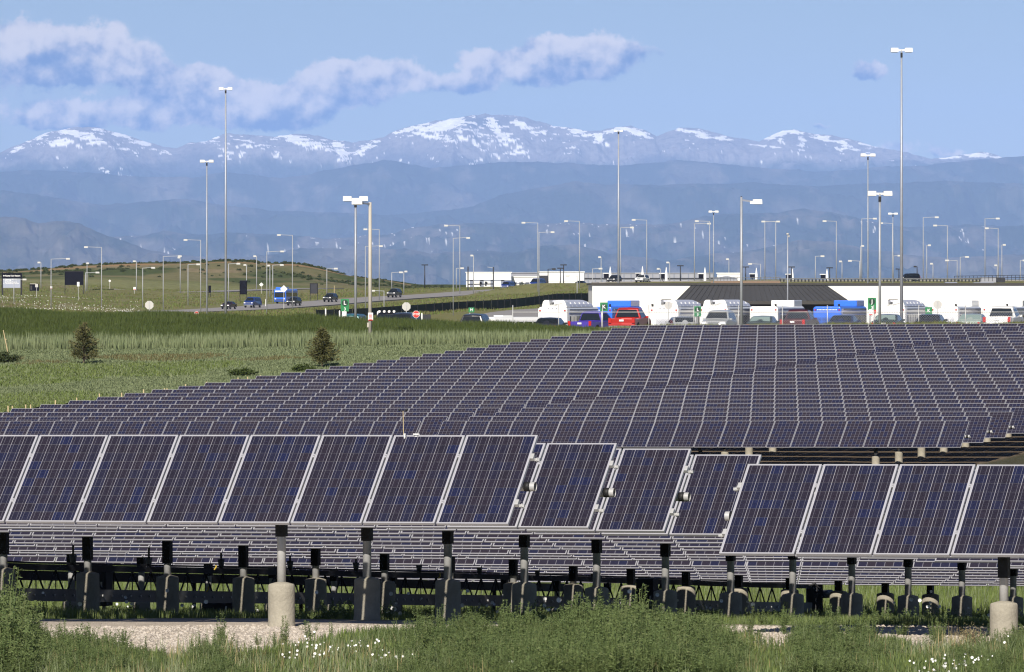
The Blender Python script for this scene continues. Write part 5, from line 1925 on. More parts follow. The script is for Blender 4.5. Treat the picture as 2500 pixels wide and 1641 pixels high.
def gantry():
    Y = 1900
    root = thing('gantry', 'black two-post gantry with a low crossbar in front of the white warehouse', 'gantry', at(1142.6, 712, Y))
    o = root.location
    for px, t, b in ((1142.6, 651, 712), (1204.5, 652, 708)):
        p = at(px, t, Y) - o; q = at(px, b, Y) - o
        MB().box((p.x, 0, (p.z + q.z) / 2 - .5), (.30, .30, p.z - q.z + 1.0)).build('post', M['black_pole'], root)
    a = at(1143, 694.5, Y) - o; b = at(1204, 693.5, Y) - o
    MB().bar(a, b, .2, .28).build('crossbar', M['black_pole'], root)
    for px in (1173, 1186):
        p = at(px, 694, Y) - o
        MB().box((p.x, -.1, p.z + .1), (.45, .3, 1.1)).box((p.x + .2, -.1, p.z + .3), (.5, .3, .4)).build('signal_head', M['black_pole'], root)
    MB().bar(at(1204, 654, Y) - o, at(1190, 652, Y) - o, .12, .12).build('arm', M['far_pole'], root)


gantry()

PY = 'white pylons with dark boards on the skyline'
for k, (px, top, side, where) in enumerate([(1489.7, 651, -1, 'leftmost pylon, left of the mast behind the white building'), (1568.5, 650, -1, 'pylon behind the white SUV'), (1626.5, 652, -1, 'pylon above the left slope of the dark canopy'),
                                             (1721, 653, -1, 'pylon left of the white trailer'), (1846.5, 654, -1, 'pylon right of the single arm lamp post'), (1934.4, 656, -1, 'pylon right of the slim camera pole'),
                                             (2019, 657, -1, 'pylon left of the twin lamp pole')]):
    Y = 1780
    b = at(px, 690, Y); h = (690 - top) / F * Y
    root = thing('pylon', 'slim tapering white ' + where, 'pylon', b, 0, PY)
    MB().box((0, 0, 0), (.01, .01, .01)).add([(-.32, -.3, -.8), (.32, -.3, -.8), (.32, .3, -.8), (-.32, .3, -.8), (-.26, -.2, h * .55), (.26, -.2, h * .55), (.26, .2, h * .55), (-.26, .2, h * .55), (-.05, -.05, h), (.05, -.05, h), (.05, .05, h), (-.05, .05, h)],
                                             [(0, 1, 5, 4), (1, 2, 6, 5), (2, 3, 7, 6), (3, 0, 4, 7), (4, 5, 9, 8), (5, 6, 10, 9), (6, 7, 11, 10), (7, 4, 8, 11), (8, 9, 10, 11), (3, 2, 1, 0)]).build('pylon_body', M['white'], root)
    MB().box((-1.0 + .1, .3, h * .42), (1.15, .2, 1.0)).build('board', M['sign_black'], root)
    MB().box((-1.0, .3, h * .42 + .60), (1.4, .5, .16)).build('board_roof', M['white'], root)
    MB().box((-.9, .35, h * .1), (.14, .14, h * .5)).build('board_post', M['black'], root)

for k, (px, y0, y1, Y, lab) in enumerate([(795, 755, 776, 640, 'white marker post at the grass edge left of the lone L 3 sign'), (816, 698, 712, 1700, 'pale yellow marker post on the far slope'),
                                          (829, 760, 778, 600, 'white marker post close beside the lone L 3 sign'), (922, 762, 776, 600, 'short white marker post right of the tan lamp post'),
                                          (1030, 766, 778, 620, 'white marker post right of the STOP sign'), (648.5, 731, 742, 1560, 'white marker post at the road edge by the blue bus')]):
    b = at(px, y1, Y); h = (y1 - y0) / F * Y
    mb = MB().box((0, 0, h / 2 - .4), (.10, .08, h + .8)).add([(-.05, -.04, h), (.05, -.04, h), (.05, .04, h), (-.05, .04, h), (0, 0, h + .08)], [(0, 1, 4), (1, 2, 4), (2, 3, 4), (3, 0, 4)])
    o = mb.build('marker_post', M['white'] if k != 1 else M['wood'], None, b)
    tag(o, lab, 'marker post')
# ------------------------------------------------------------------ lamp posts
HEAD_ME = {}


def head_box(mb, c, w, d, h):
    x, y, z = c
    mb.add([(x - w / 2, y - d / 2, z - h / 2), (x + w / 2, y - d / 2, z - h / 2), (x + w / 2, y + d / 2, z - h / 2), (x - w / 2, y + d / 2, z - h / 2),
            (x - w * .47, y - d * .47, z + h / 2), (x + w * .47, y - d * .47, z + h / 2), (x + w * .47, y + d * .47, z + h / 2), (x - w * .47, y + d * .47, z + h / 2)],
           [(3, 2, 1, 0), (4, 5, 6, 7), (0, 1, 5, 4), (1, 2, 6, 5), (2, 3, 7, 6), (3, 0, 4, 7)])


def lamp_root(label, px, Y, group, base_z=None):
    x = (px - CX) / F * Y
    g = ground_z(x, Y) if base_z is None else base_z
    return thing('lamp_post', label, 'lamp post', (x, Y, g), 0, group), g


def twin(label, px, ytop, wpx, Y, d0, d1):
    root, g = lamp_root(label, px, Y, 'twin-headed lamp masts')
    zt = at(px, ytop, Y).z - g
    s = wpx * Y / F / 1.6
    MB().cyl((0, 0, -.3), (0, 0, zt + .02), d0 / 2, d1 / 2, n=12).build('pole', M['grey_pole'], root)
    MB().cyl((0, 0, 0), (0, 0, .25), d0 * .9, d0 * .8, n=12).build('base_plate', M['concrete'], root)
    MB().box((0, 0, zt), (.50 * s, .10 * s, .12 * s)).build('arm', M['lamp_white'], root)
    for q in (-1, 1):
        mb = MB(); head_box(mb, (q * .52 * s, 0, zt + .02 * s), .56 * s, .80 * s, .30 * s)
        h = mb.build('lamp_head', M['lamp_white'], root)
        MB().box((q * .52 * s, 0, zt - .142 * s), (.44 * s, .6 * s, .03 * s)).build('lens', M['lamp_glass'], h)
    MB().box((0, -.02, zt - .35 * s), (d1 * 1.3, d1 * 1.3, .35 * s)).build('collar', M['darksteel'], root)


twin('tall slender twin-headed mast, the taller of the pair at left', 551, 217, 33, 800, .27, .14)
twin('twin-headed mast, the shorter of the pair at left', 505, 394, 33, 800, .20, .12)
twin('twin-headed lamp post overlapping the tan lamp post near the centre', 868, 486, 61, 480, .18, .13)
twin('twin-headed mast rising behind the white building near its left end', 1510, 320, 21, 1000, .30, .17)
twin('tallest twin-headed mast of all, at right among the parked buses', 2201, 123, 53, 560, .26, .12)
twin('short twin-headed lamp post left of the tallest mast', 2148, 473, 60, 500, .19, .14)
twin('thin twin-headed mast behind the white building, left of the tallest mast', 2119, 379, 36, 820, .17, .11)
twin('thin twin-headed mast far behind the dark canopy', 1742, 517, 24, 1270, .17, .12)
twin('thin twin-headed mast far off, between the two right-hand masts', 2180, 522, 23, 1270, .17, .12)


def near_arm():
    # single arm post in front of the canopy
    Y = 500
    root, g = lamp_root('grey single arm lamp post in front of the dark canopy', 1810, Y, 'near single arm lamp posts')
    zt = at(1810, 481, Y).z - g
    MB().cyl((0, 0, -.3), (0, 0, zt), .10, .075, n=12).build('pole', M['grey_pole'], root)
    MB().cyl((0, 0, zt), (0, 0, zt + .05), .06, .03, n=10).build('cap', M['darksteel'], root)
    MB().bar((0, 0, zt - .20), (.80, -.25, zt - .32), .09, .12).build('arm', M['grey_trim'], root)
    mb = MB(); head_box(mb, (1.05, -.30, zt - .32), .62, .8, .30)
    h = mb.build('lamp_head', M['lamp_white'], root)
    MB().box((1.05, -.30, zt - .48), (.5, .6, .03)).build('lens', M['lamp_glass'], h)
    MB().box((.66, -.45, zt - .38), (.2, .2, .16)).build('sensor', M['white'], root)
    # tan post in front of the bank, arm towards the viewer's left
    Y = 430
    root, g = lamp_root('tan lamp post with a red and white notice, standing at the foot of the bank', 903.5, Y, 'near single arm lamp posts')
    zt = at(903, 494, Y).z - g
    MB().cyl((0, 0, -.4), (0, 0, zt), .115, .085, n=14).build('pole', M['tan_pole'], root)
    MB().cyl((0, 0, -.1), (0, 0, .55), .15, .14, n=14).build('base_cover', M['tan_pole'], root)
    MB().bar((0, 0, zt - .10), (-.42, -.5, zt - .05), .08, .10).build('arm', M['grey_trim'], root)
    mb = MB(); head_box(mb, (-.72, -.75, zt + .02), .60, .85, .30)
    h = mb.build('lamp_head', M['lamp_white'], root)
    MB().box((-.72, -.75, zt - .14), (.48, .65, .03)).build('lens', M['lamp_glass'], h)
    zs = at(906, 773, Y).z - g
    sg = MB().box((.03, -.14, zs), (.28, .02, .44)).build('notice', M['sign_white'], root)
    for k in range(5):
        MB().box((.03, -.153, zs + .14 - .07 * k), (.16 + .04 * (k % 2), .006, .03)).build('red_print', M['sign_red'], sg)
    MB().box((.03, -.153, zs - .195), (.26, .006, .05)).build('red_print', M['sign_red'], sg)
    MB().box((-.12, -.02, 1.1), (.10, .12, .26)).build('hand_hole_cover', M['tan_pole'], root)
    # slim pole with small domed fitting
    Y = 690
    root, g = lamp_root('slim pole with a small rounded top fitting right of the canopy middle', 1923, Y, None, -3.5)
    zt = at(1923, 574, Y).z - g
    MB().cyl((0, 0, -.3), (0, 0, zt), .075, .05, n=10).build('pole', M['grey_pole'], root)
    MB().cyl((0, 0, zt), (0, 0, zt + .18), .10, .12, n=12).cyl((.12, 0, zt - .2), (.12, 0, zt - .02), .10, .05, n=10).build('camera_dome', M['sign_back'], root)


near_arm()

LAMPG = 'distant single arm lamp posts'


def arm_lamp(label, px, ytop, ybase, xhead, Y=None, dark=False, group=LAMPG, thick=.19):
    if Y is None:
        Y = hit(px, ybase, 620) or 1700
        Y = min(Y, 1950)
    x = (px - CX) / F * Y
    g = min(ground_z(x, Y), at(px, ybase, Y).z)
    root = thing('lamp_post', label, 'lamp post', (x, Y, g), 0, group)
    zt = at(px, ytop, Y).z - g
    m = M['black_pole'] if dark else M['far_pole']
    t = thick * Y / 1600
    MB().cyl((0, 0, -.3), (0, 0, zt), t * .55, t * .36, n=8).build('pole', m, root)
    if dark and xhead == 0:
        w = 16 / F * Y
        MB().box((0, 0, zt), (w, .3, .22 * Y / 1600)).build('lamp_head', m, root)
        return root
    dx = (xhead - px) / F * Y
    s = 1 if dx > 0 else -1
    hw = 9.5 / F * Y if abs(dx) > 12 / F * Y else 7 / F * Y
    hh = 3.9 / F * Y
    if abs(dx) > hw * .6:
        MB().bar((0, 0, zt - .05), (dx - s * hw * .4, 0, zt + .05), t * .45, t * .5).build('arm', m, root)
    mb = MB(); head_box(mb, (dx, 0, zt), hw, hw * .6, hh)
    h = mb.build('lamp_head', M['black_pole'] if dark else M['lamp_far'], root)
    MB().box((dx, 0, zt - hh * .52), (hw * .8, hw * .45, hh * .08)).build('lens', M['lamp_glass'], h)
    return root


A = [
    (124.7, 632, 753, 166, 'with its arm to the right, between direction sign and blank board'),
    (248, 603.5, 754, 210, 'with its arm to the left, right of the blank black board'),
    (100, 641, 704, 95, 'short-armed, on the slope above the dark kiosk'),
    (212.5, 643, 710, 214, 'double-poled, straight behind the right edge of the blank board'),
    (209, 665.5, 712, 238, 'low, its arm pointing right from behind the blank board'),
    (34, 682.5, 745, 60, 'low, in front of the direction sign with its arm to the right'),
    (333, 638, 711, 328, 'short-armed, on the hillside above the far road end'),
    (348.5, 654, 753, 374, 'low, its arm right, beside the left octagonal sign back'),
    (398.5, 625.6, 759, 439, 'long-armed to the right, left of the two left masts'),
    (440, 629, 716, 437, 'short-armed, between two long arms left of the masts'),
    (459, 645.6, 746, 484, 'arm to the right, just left of the shorter left mast'),
    (490, 586, 765, 453, 'long-armed to the left, beside the shorter left mast'),
    (558, 644, 740, 582, 'arm to the right, just right of the tallest left mast'),
    (602, 647, 690, 598, 'short, behind the tall blank black board'),
    (626.5, 625.6, 710, 622, 'short-armed, on the hill right of the tall blank board'),
    (651.5, 614, 769, 689, 'long-armed to the right, left of the blue bus'),
    (666, 647, 741, 688, 'arm to the right, directly behind the blue bus'),
    (659, 648.5, 726, 656, 'slim and short-armed, just left of the blue bus'),
    (714, 574, 758, 681, 'long-armed to the left, right end of the blue bus'),
    (798, 656, 720, 820, 'low, arm to the right, above the black SUV and L 3 sign'),
    (926, 560, 735, 892, 'tall, arm to the left, right of the tan lamp post'),
    (892, 601, 763, 930, 'arm to the right, close behind the tan lamp post'),
    (937.6, 710, 765, 911, 'very low, arm to the left, before the far road'),
    (956.5, 665, 704, 979, 'low, arm to the right, on the hill foot'),
    (986, 663, 718, 991, 'short-armed, on the hill foot right of the black SUV'),
    (1106.5, 581, 770, 1143, 'long-armed to the right, left of the black gantry'),
    (1122.6, 551, 720, 1089, 'tall, arm to the left, just left of the black gantry'),
    (1114, 655, 700, 1128, 'low, its head peeping left of the white warehouse'),
    (1156, 624, 691, 1152, 'short-armed, behind the left white warehouse'),
    (1313, 544, 712, 1278, 'tall, arm to the left, in front of the warehouse door'),
    (1316, 567, 732, 1349, 'arm to the right, in front of the warehouse door'),
    (1414.6, 540, 704, 1382, 'tall, arm to the left, at the right end of the white warehouse'),
    (1409, 674, 738, 1386, 'low, arm to the left, above the first white bus'),
    (1515, 555.6, 690, 1543, 'arm to the right, half hidden by the mast'),
    (1579, 537, 691, 1547, 'tall, arm to the left, right of the white SUV'),
    (1467.6, 628, 691, 1464, 'short-armed, above the left end of the white building'),
    (1446.5, 656, 692, 1466, 'low, arm to the right, over the white building corner'),
    (1635, 641, 690, 1630, 'short-armed, right of the third white pylon'),
    (1613, 656.5, 690, 1607, 'low, left of the third white pylon'),
    (1695.3, 546, 688, 1731, 'tall, arm to the right, left one of the crossing pair'),
    (1732.4, 540, 688, 1701, 'tall, arm to the left, right one of the crossing pair'),
    (1867.4, 541, 687, 1899.5, 'arm to the right, left one of the pair by the slim pole'),
    (1893.9, 541, 687, 1863.6, 'arm to the left, right one of the pair by the slim pole'),
    (2041.8, 540, 681, 2013, 'tall, arm to the left, over the right slope of the canopy'),
    (2104, 534, 686, 2136, 'tall, arm to the right, behind the thin twin mast'),
    (2178.7, 545, 686, 2151, 'tall, arm to the left, left of the tallest mast'),
    (2254, 530.6, 686, 2287, 'tall, arm to the right, first beyond the tallest mast'),
    (2313, 550.7, 682, 2283, 'tall, arm to the left, second beyond the tallest mast'),
    (2404.8, 533.7, 686, 2436, 'tall, arm to the right, above the pale container'),
    (2437, 557.5, 682, 2409, 'tall, arm to the left, right of the pale container'),
    (2262.6, 599, 687, 2269, 'short-armed, medium height, right of the tallest mast'),
    (2101, 600.6, 687, 2106, 'short-armed, medium height, left of the twin lamp post'),
    (2446, 598, 682, 2452, 'short-armed, medium height, near the right edge'),
    (1779.6, 633, 688, 1776, 'low and short-armed, above the white trailer'),
    (1857, 644.5, 688, 1831, 'low, arm to the left, beside the fifth white pylon'),
    (1990.7, 625.6, 686, 2008, 'low, arm to the right, above the canopy right end'),
    (2055.7, 638.4, 684, 2052, 'low and short-armed, right of the last white pylon'),
    (2098.5, 637, 684, 2075, 'low, arm to the left, left of the thin twin mast foot'),
    (2181, 624.4, 684, 2196, 'low, arm to the right, just left of the tallest mast'),
    (2277.8, 644, 684, 2274, 'low and short-armed, right of the tallest mast'),
    (2336.8, 636, 682, 2312, 'low, arm to the left, left of the pale container'),
    (2344.3, 627.5, 682, 2361, 'low, arm to the right, left of the pale container'),
    (2434.7, 648, 680, 2431, 'lowest, short-armed, on the skyline behind the pale container'),
    (2491, 636, 680, 2500, 'low, at the right edge of the view'),
]
for px, yt, yb, xh, w in A:
    kind = 'distant lamp post, '
    Yf = None
    if px > 1440 and yb < 700:
        Yf = {0: 1760, 1: 1720, 2: 1690}[int(px) % 3]
    arm_lamp(kind + w, px, yt, yb, xh, Yf)
for px, yt, yb, xh, w in [(1037, 647, 697, 0, 'alone between the hill foot and the black gantry'), (1376, 647, 702, 0, 'tall, in front of the right white warehouse'), (1368, 655, 668, 0, 'short, peeping over the right white warehouse'),
                          (1338, 657, 703, 1352, 'bent arm, at the dark loading door'), (1661, 649, 688, 0, 'left of the white trailer'), (1820.5, 652, 688, 0, 'behind the single arm lamp post'),
                          (1932.8, 652, 688, 0, 'beside the sixth white pylon'), (2025.5, 654, 687, 0, 'beside the last white pylon'), (2194.6, 657, 686, 0, 'just left of the tallest mast'), (2239, 651, 686, 2234, 'right of the black van on the skyline')]:
    arm_lamp('black T-shaped lamp post, ' + w, px, yt, yb, xh, 1740 if px > 1400 else 1960, True, 'black T-shaped lamp posts', .24)
# ------------------------------------------------------------------ plants
def leaf_mat(name, stops, rough=0.7, trans=0.0):
    m = bpy.data.materials.new(name)
    m.use_nodes = True
    T = NT(m.node_tree)
    b = T.n['Principled BSDF']
    oi = T.new('ShaderNodeObjectInfo'); geo = T.new('ShaderNodeNewGeometry')
    rnd = T.math('FRACT', T.math('ADD', T.math('MULTIPLY', oi.outputs['Random'], 1.0), T.math('MULTIPLY', geo.outputs['Random Per Island'], 0.45)))
    r = T.new('ShaderNodeValToRGB')
    T.l.new(rnd, r.inputs[0])
    cr = r.color_ramp
    cr.elements[0].position = 0; cr.elements[0].color = (*stops[0], 1)
    cr.elements[1].position = 1; cr.elements[1].color = (*stops[-1], 1)
    for k, c_ in enumerate(stops[1:-1]):
        e = cr.elements.new((k + 1) / (len(stops) - 1)); e.color = (*c_, 1)
    T.l.new(r.outputs[0], b.inputs['Base Color'])
    b.inputs['Roughness'].default_value = rough
    b.inputs['Specular IOR Level'].default_value = 0.2
    if trans:
        tr = T.new('ShaderNodeBsdfTranslucent')
        T.l.new(r.outputs[0], tr.inputs[0])
        mx = T.new('ShaderNodeMixShader'); mx.inputs[0].default_value = trans
        T.l.new(b.outputs[0], mx.inputs[1]); T.l.new(tr.outputs[0], mx.inputs[2])
        T.l.new(mx.outputs[0], T.n['Material Output'].inputs[0])
    return m


M['weed'] = leaf_mat('weed_leaf', [(0.115, 0.160, 0.055), (0.150, 0.195, 0.072), (0.095, 0.140, 0.050), (0.185, 0.215, 0.090)], trans=.25)
M['straw'] = leaf_mat('dry_straw', [(0.32, 0.26, 0.13), (0.24, 0.19, 0.09), (0.36, 0.31, 0.18)])
M['grass_light'] = leaf_mat('pale_grass', [(0.220, 0.262, 0.135), (0.240, 0.280, 0.150), (0.205, 0.250, 0.125), (0.265, 0.290, 0.165)], trans=.25)
M['grass_green'] = leaf_mat('green_grass', [(0.150, 0.205, 0.050), (0.180, 0.230, 0.060), (0.125, 0.180, 0.045), (0.210, 0.235, 0.080)], trans=.25)
M['grass_dark'] = leaf_mat('dark_tall_grass', [(0.068, 0.098, 0.026), (0.082, 0.110, 0.030), (0.058, 0.085, 0.024), (0.100, 0.120, 0.038)], trans=.2)
M['grass_dry'] = leaf_mat('dry_grass', [(0.170, 0.145, 0.065), (0.140, 0.130, 0.055), (0.200, 0.165, 0.080)], trans=.2)
M['pine'] = leaf_mat('pine_needles', [(0.095, 0.100, 0.038), (0.120, 0.115, 0.045), (0.075, 0.085, 0.032), (0.145, 0.130, 0.058)])
M['pebble'] = leaf_mat('pale_stone', [(0.42, 0.37, 0.31), (0.52, 0.47, 0.41), (0.33, 0.29, 0.25), (0.46, 0.40, 0.33)], .9)
M['bark'] = mat('pine_bark', (0.10, 0.075, 0.055), 0.9, var=.3, vscale=6)
M['petal'] = mat('white_petal', (0.82, 0.82, 0.80), 0.6)
M['shrub_leaf'] = leaf_mat('dark_shrub_leaf', [(0.035, 0.050, 0.020), (0.050, 0.064, 0.024), (0.060, 0.070, 0.028)])


def blade(mb, x, y, h, w, lean, az, mi=0):
    ca, sa = math.cos(az), math.sin(az)
    px, py = -sa * w / 2, ca * w / 2
    x1, y1 = x + ca * lean * .35, y + sa * lean * .35
    x2, y2 = x + ca * lean, y + sa * lean
    mb.add([(x - px, y - py, 0), (x + px, y + py, 0), (x1 + px * .8, y1 + py * .8, h * .6), (x1 - px * .8, y1 - py * .8, h * .6), (x2, y2, h)], [(0, 1, 2, 3), (3, 2, 4)], mi)


def tuft_mesh(name, seed, n, rad, h0, h1, w, lean, m, m2=None, p2=0.0):
    rr = random.Random(seed)
    mb = MB()
    for _ in range(n):
        a = rr.uniform(0, 6.283); r = rad * math.sqrt(rr.random())
        blade(mb, r * math.cos(a), r * math.sin(a), rr.uniform(h0, h1), w * rr.uniform(.7, 1.3), lean * rr.uniform(-.2, 1), rr.uniform(0, 6.283), 1 if rr.random() < p2 else 0)
    me = bpy.data.meshes.new(name)
    me.from_pydata(mb.v, [], mb.f)
    me.materials.append(m)
    if m2: me.materials.append(m2)
    me.polygons.foreach_set('material_index', mb.m)
    me.update()
    return me


def weed_mesh(seed, h, spread, n_stem=16, leaves=46):
    """bushy feathery weed: many ascending stems with small narrow leaves"""
    rr = random.Random(seed)
    mb = MB()
    for s in range(n_stem):
        az = rr.uniform(0, 6.283)
        tip = Vector((math.cos(az), math.sin(az), 0)) * spread * (rr.random() ** .7) + Vector((0, 0, h * rr.uniform(.55, 1.0)))
        base = Vector((rr.uniform(-.04, .04), rr.uniform(-.04, .04), 0))
        mid = base * .5 + tip * .5 + Vector((math.cos(az), math.sin(az), 0)) * spread * .15 - Vector((0, 0, .03))

        def P(t):
            return base * (1 - t) ** 2 + mid * 2 * t * (1 - t) + tip * t * t
        pts = [P(k / 4) for k in range(5)]
        for a, b in zip(pts[:-1], pts[1:]):
            d = Vector((-(b - a).y, (b - a).x, 0))
            d = d.normalized() * .004 if d.length > 1e-6 else Vector((.004, 0, 0))
            mb.add([a - d, a + d, b + d * .8, b - d * .8], [(0, 1, 2, 3)], 0)
        for k in range(leaves):
            t = rr.uniform(.18, 1.0)
            p = P(t)
            aa = rr.uniform(0, 6.283); up = rr.uniform(-.15, .9)
            d = Vector((math.cos(aa), math.sin(aa), up)).normalized()
            L = rr.uniform(.035, .085) * (1.15 - .55 * t)
            sdx = d.cross(Vector((rr.uniform(-1, 1), rr.uniform(-1, 1), rr.uniform(-1, 1)))).normalized() * rr.uniform(.004, .009)
            mb.add([p, p + d * L * .5 + sdx, p + d * L, p + d * L * .5 - sdx], [(0, 1, 2, 3)], 0)
    me = bpy.data.meshes.new('weed')
    me.from_pydata(mb.v, [], mb.f)
    me.materials.append(M['weed'])
    me.update()
    return me


def flower_mesh(r):
    mb = MB()
    n = 7
    vs = [(0, 0, 0)] + [(r * math.cos(6.283 * k / n), r * math.sin(6.283 * k / n), r * .35) for k in range(n)]
    mb.add(vs, [(0, 1 + k, 1 + (k + 1) % n) for k in range(n)])
    me = bpy.data.meshes.new('flower')
    me.from_pydata([(x, z * .0 - abs(z) * .6, y + .02) if False else (x, -z, y) for x, y, z in mb.v], [], mb.f)
    me.materials.append(M['petal']); me.update()
    return me


def scatter(name, pts, scl, rot, meshes, seed=0, label=None, tilt=0.0):
    """one object of kind stuff: its points carry the plants"""
    col = bpy.data.collections.new(name + '_kinds')
    for k, me in enumerate(meshes):
        o = bpy.data.objects.new(f'{name}_kind_{chr(97 + k)}', me)
        col.objects.link(o)
    pm = bpy.data.meshes.new(name)
    pm.vertices.add(len(pts)); pm.vertices.foreach_set('co', np.asarray(pts, np.float32).ravel())
    rng = np.random.default_rng(seed)
    a = pm.attributes.new('scl', 'FLOAT', 'POINT'); a.data.foreach_set('value', np.asarray(scl, np.float32))
    r3 = np.zeros((len(pts), 3), np.float32); r3[:, 2] = rot
    r3[:, 0] = rng.normal(0, tilt, len(pts)) if tilt else 0
    a = pm.attributes.new('rotv', 'FLOAT_VECTOR', 'POINT'); a.data.foreach_set('vector', r3.ravel())
    a = pm.attributes.new('pick', 'INT', 'POINT'); a.data.foreach_set('value', rng.integers(0, len(meshes), len(pts)).astype(np.int32))
    ob = link(name, pm)
    ng = bpy.data.node_groups.new(name + '_spread', 'GeometryNodeTree')
    ng.interface.new_socket('Geometry', in_out='INPUT', socket_type='NodeSocketGeometry')
    ng.interface.new_socket('Geometry', in_out='OUTPUT', socket_type='NodeSocketGeometry')
    N = ng.nodes; Lk = ng.links
    gi = N.new('NodeGroupInput'); go = N.new('NodeGroupOutput')
    ci = N.new('GeometryNodeCollectionInfo'); ci.inputs['Collection'].default_value = col
    ci.inputs['Separate Children'].default_value = True; ci.inputs['Reset Children'].default_value = True
    ip = N.new('GeometryNodeInstanceOnPoints')
    ip.inputs['Pick Instance'].default_value = True

    def na(nm, t):
        q = N.new('GeometryNodeInputNamedAttribute'); q.data_type = t; q.inputs['Name'].default_value = nm
        return q.outputs['Attribute']
    Lk.new(gi.outputs[0], ip.inputs['Points']); Lk.new(ci.outputs[0], ip.inputs['Instance'])
    Lk.new(na('pick', 'INT'), ip.inputs['Instance Index'])
    Lk.new(na('rotv', 'FLOAT_VECTOR'), ip.inputs['Rotation'])
    Lk.new(na('scl', 'FLOAT'), ip.inputs['Scale'])
    Lk.new(ip.outputs[0], go.inputs[0])
    md = ob.modifiers.new('spread', 'NODES'); md.node_group = ng
    tag(ob, kind='stuff')
    return ob


RNG = np.random.default_rng(11)


def on_land(X, Y):
    return np.stack([X, Y, land(X, Y)], -1)


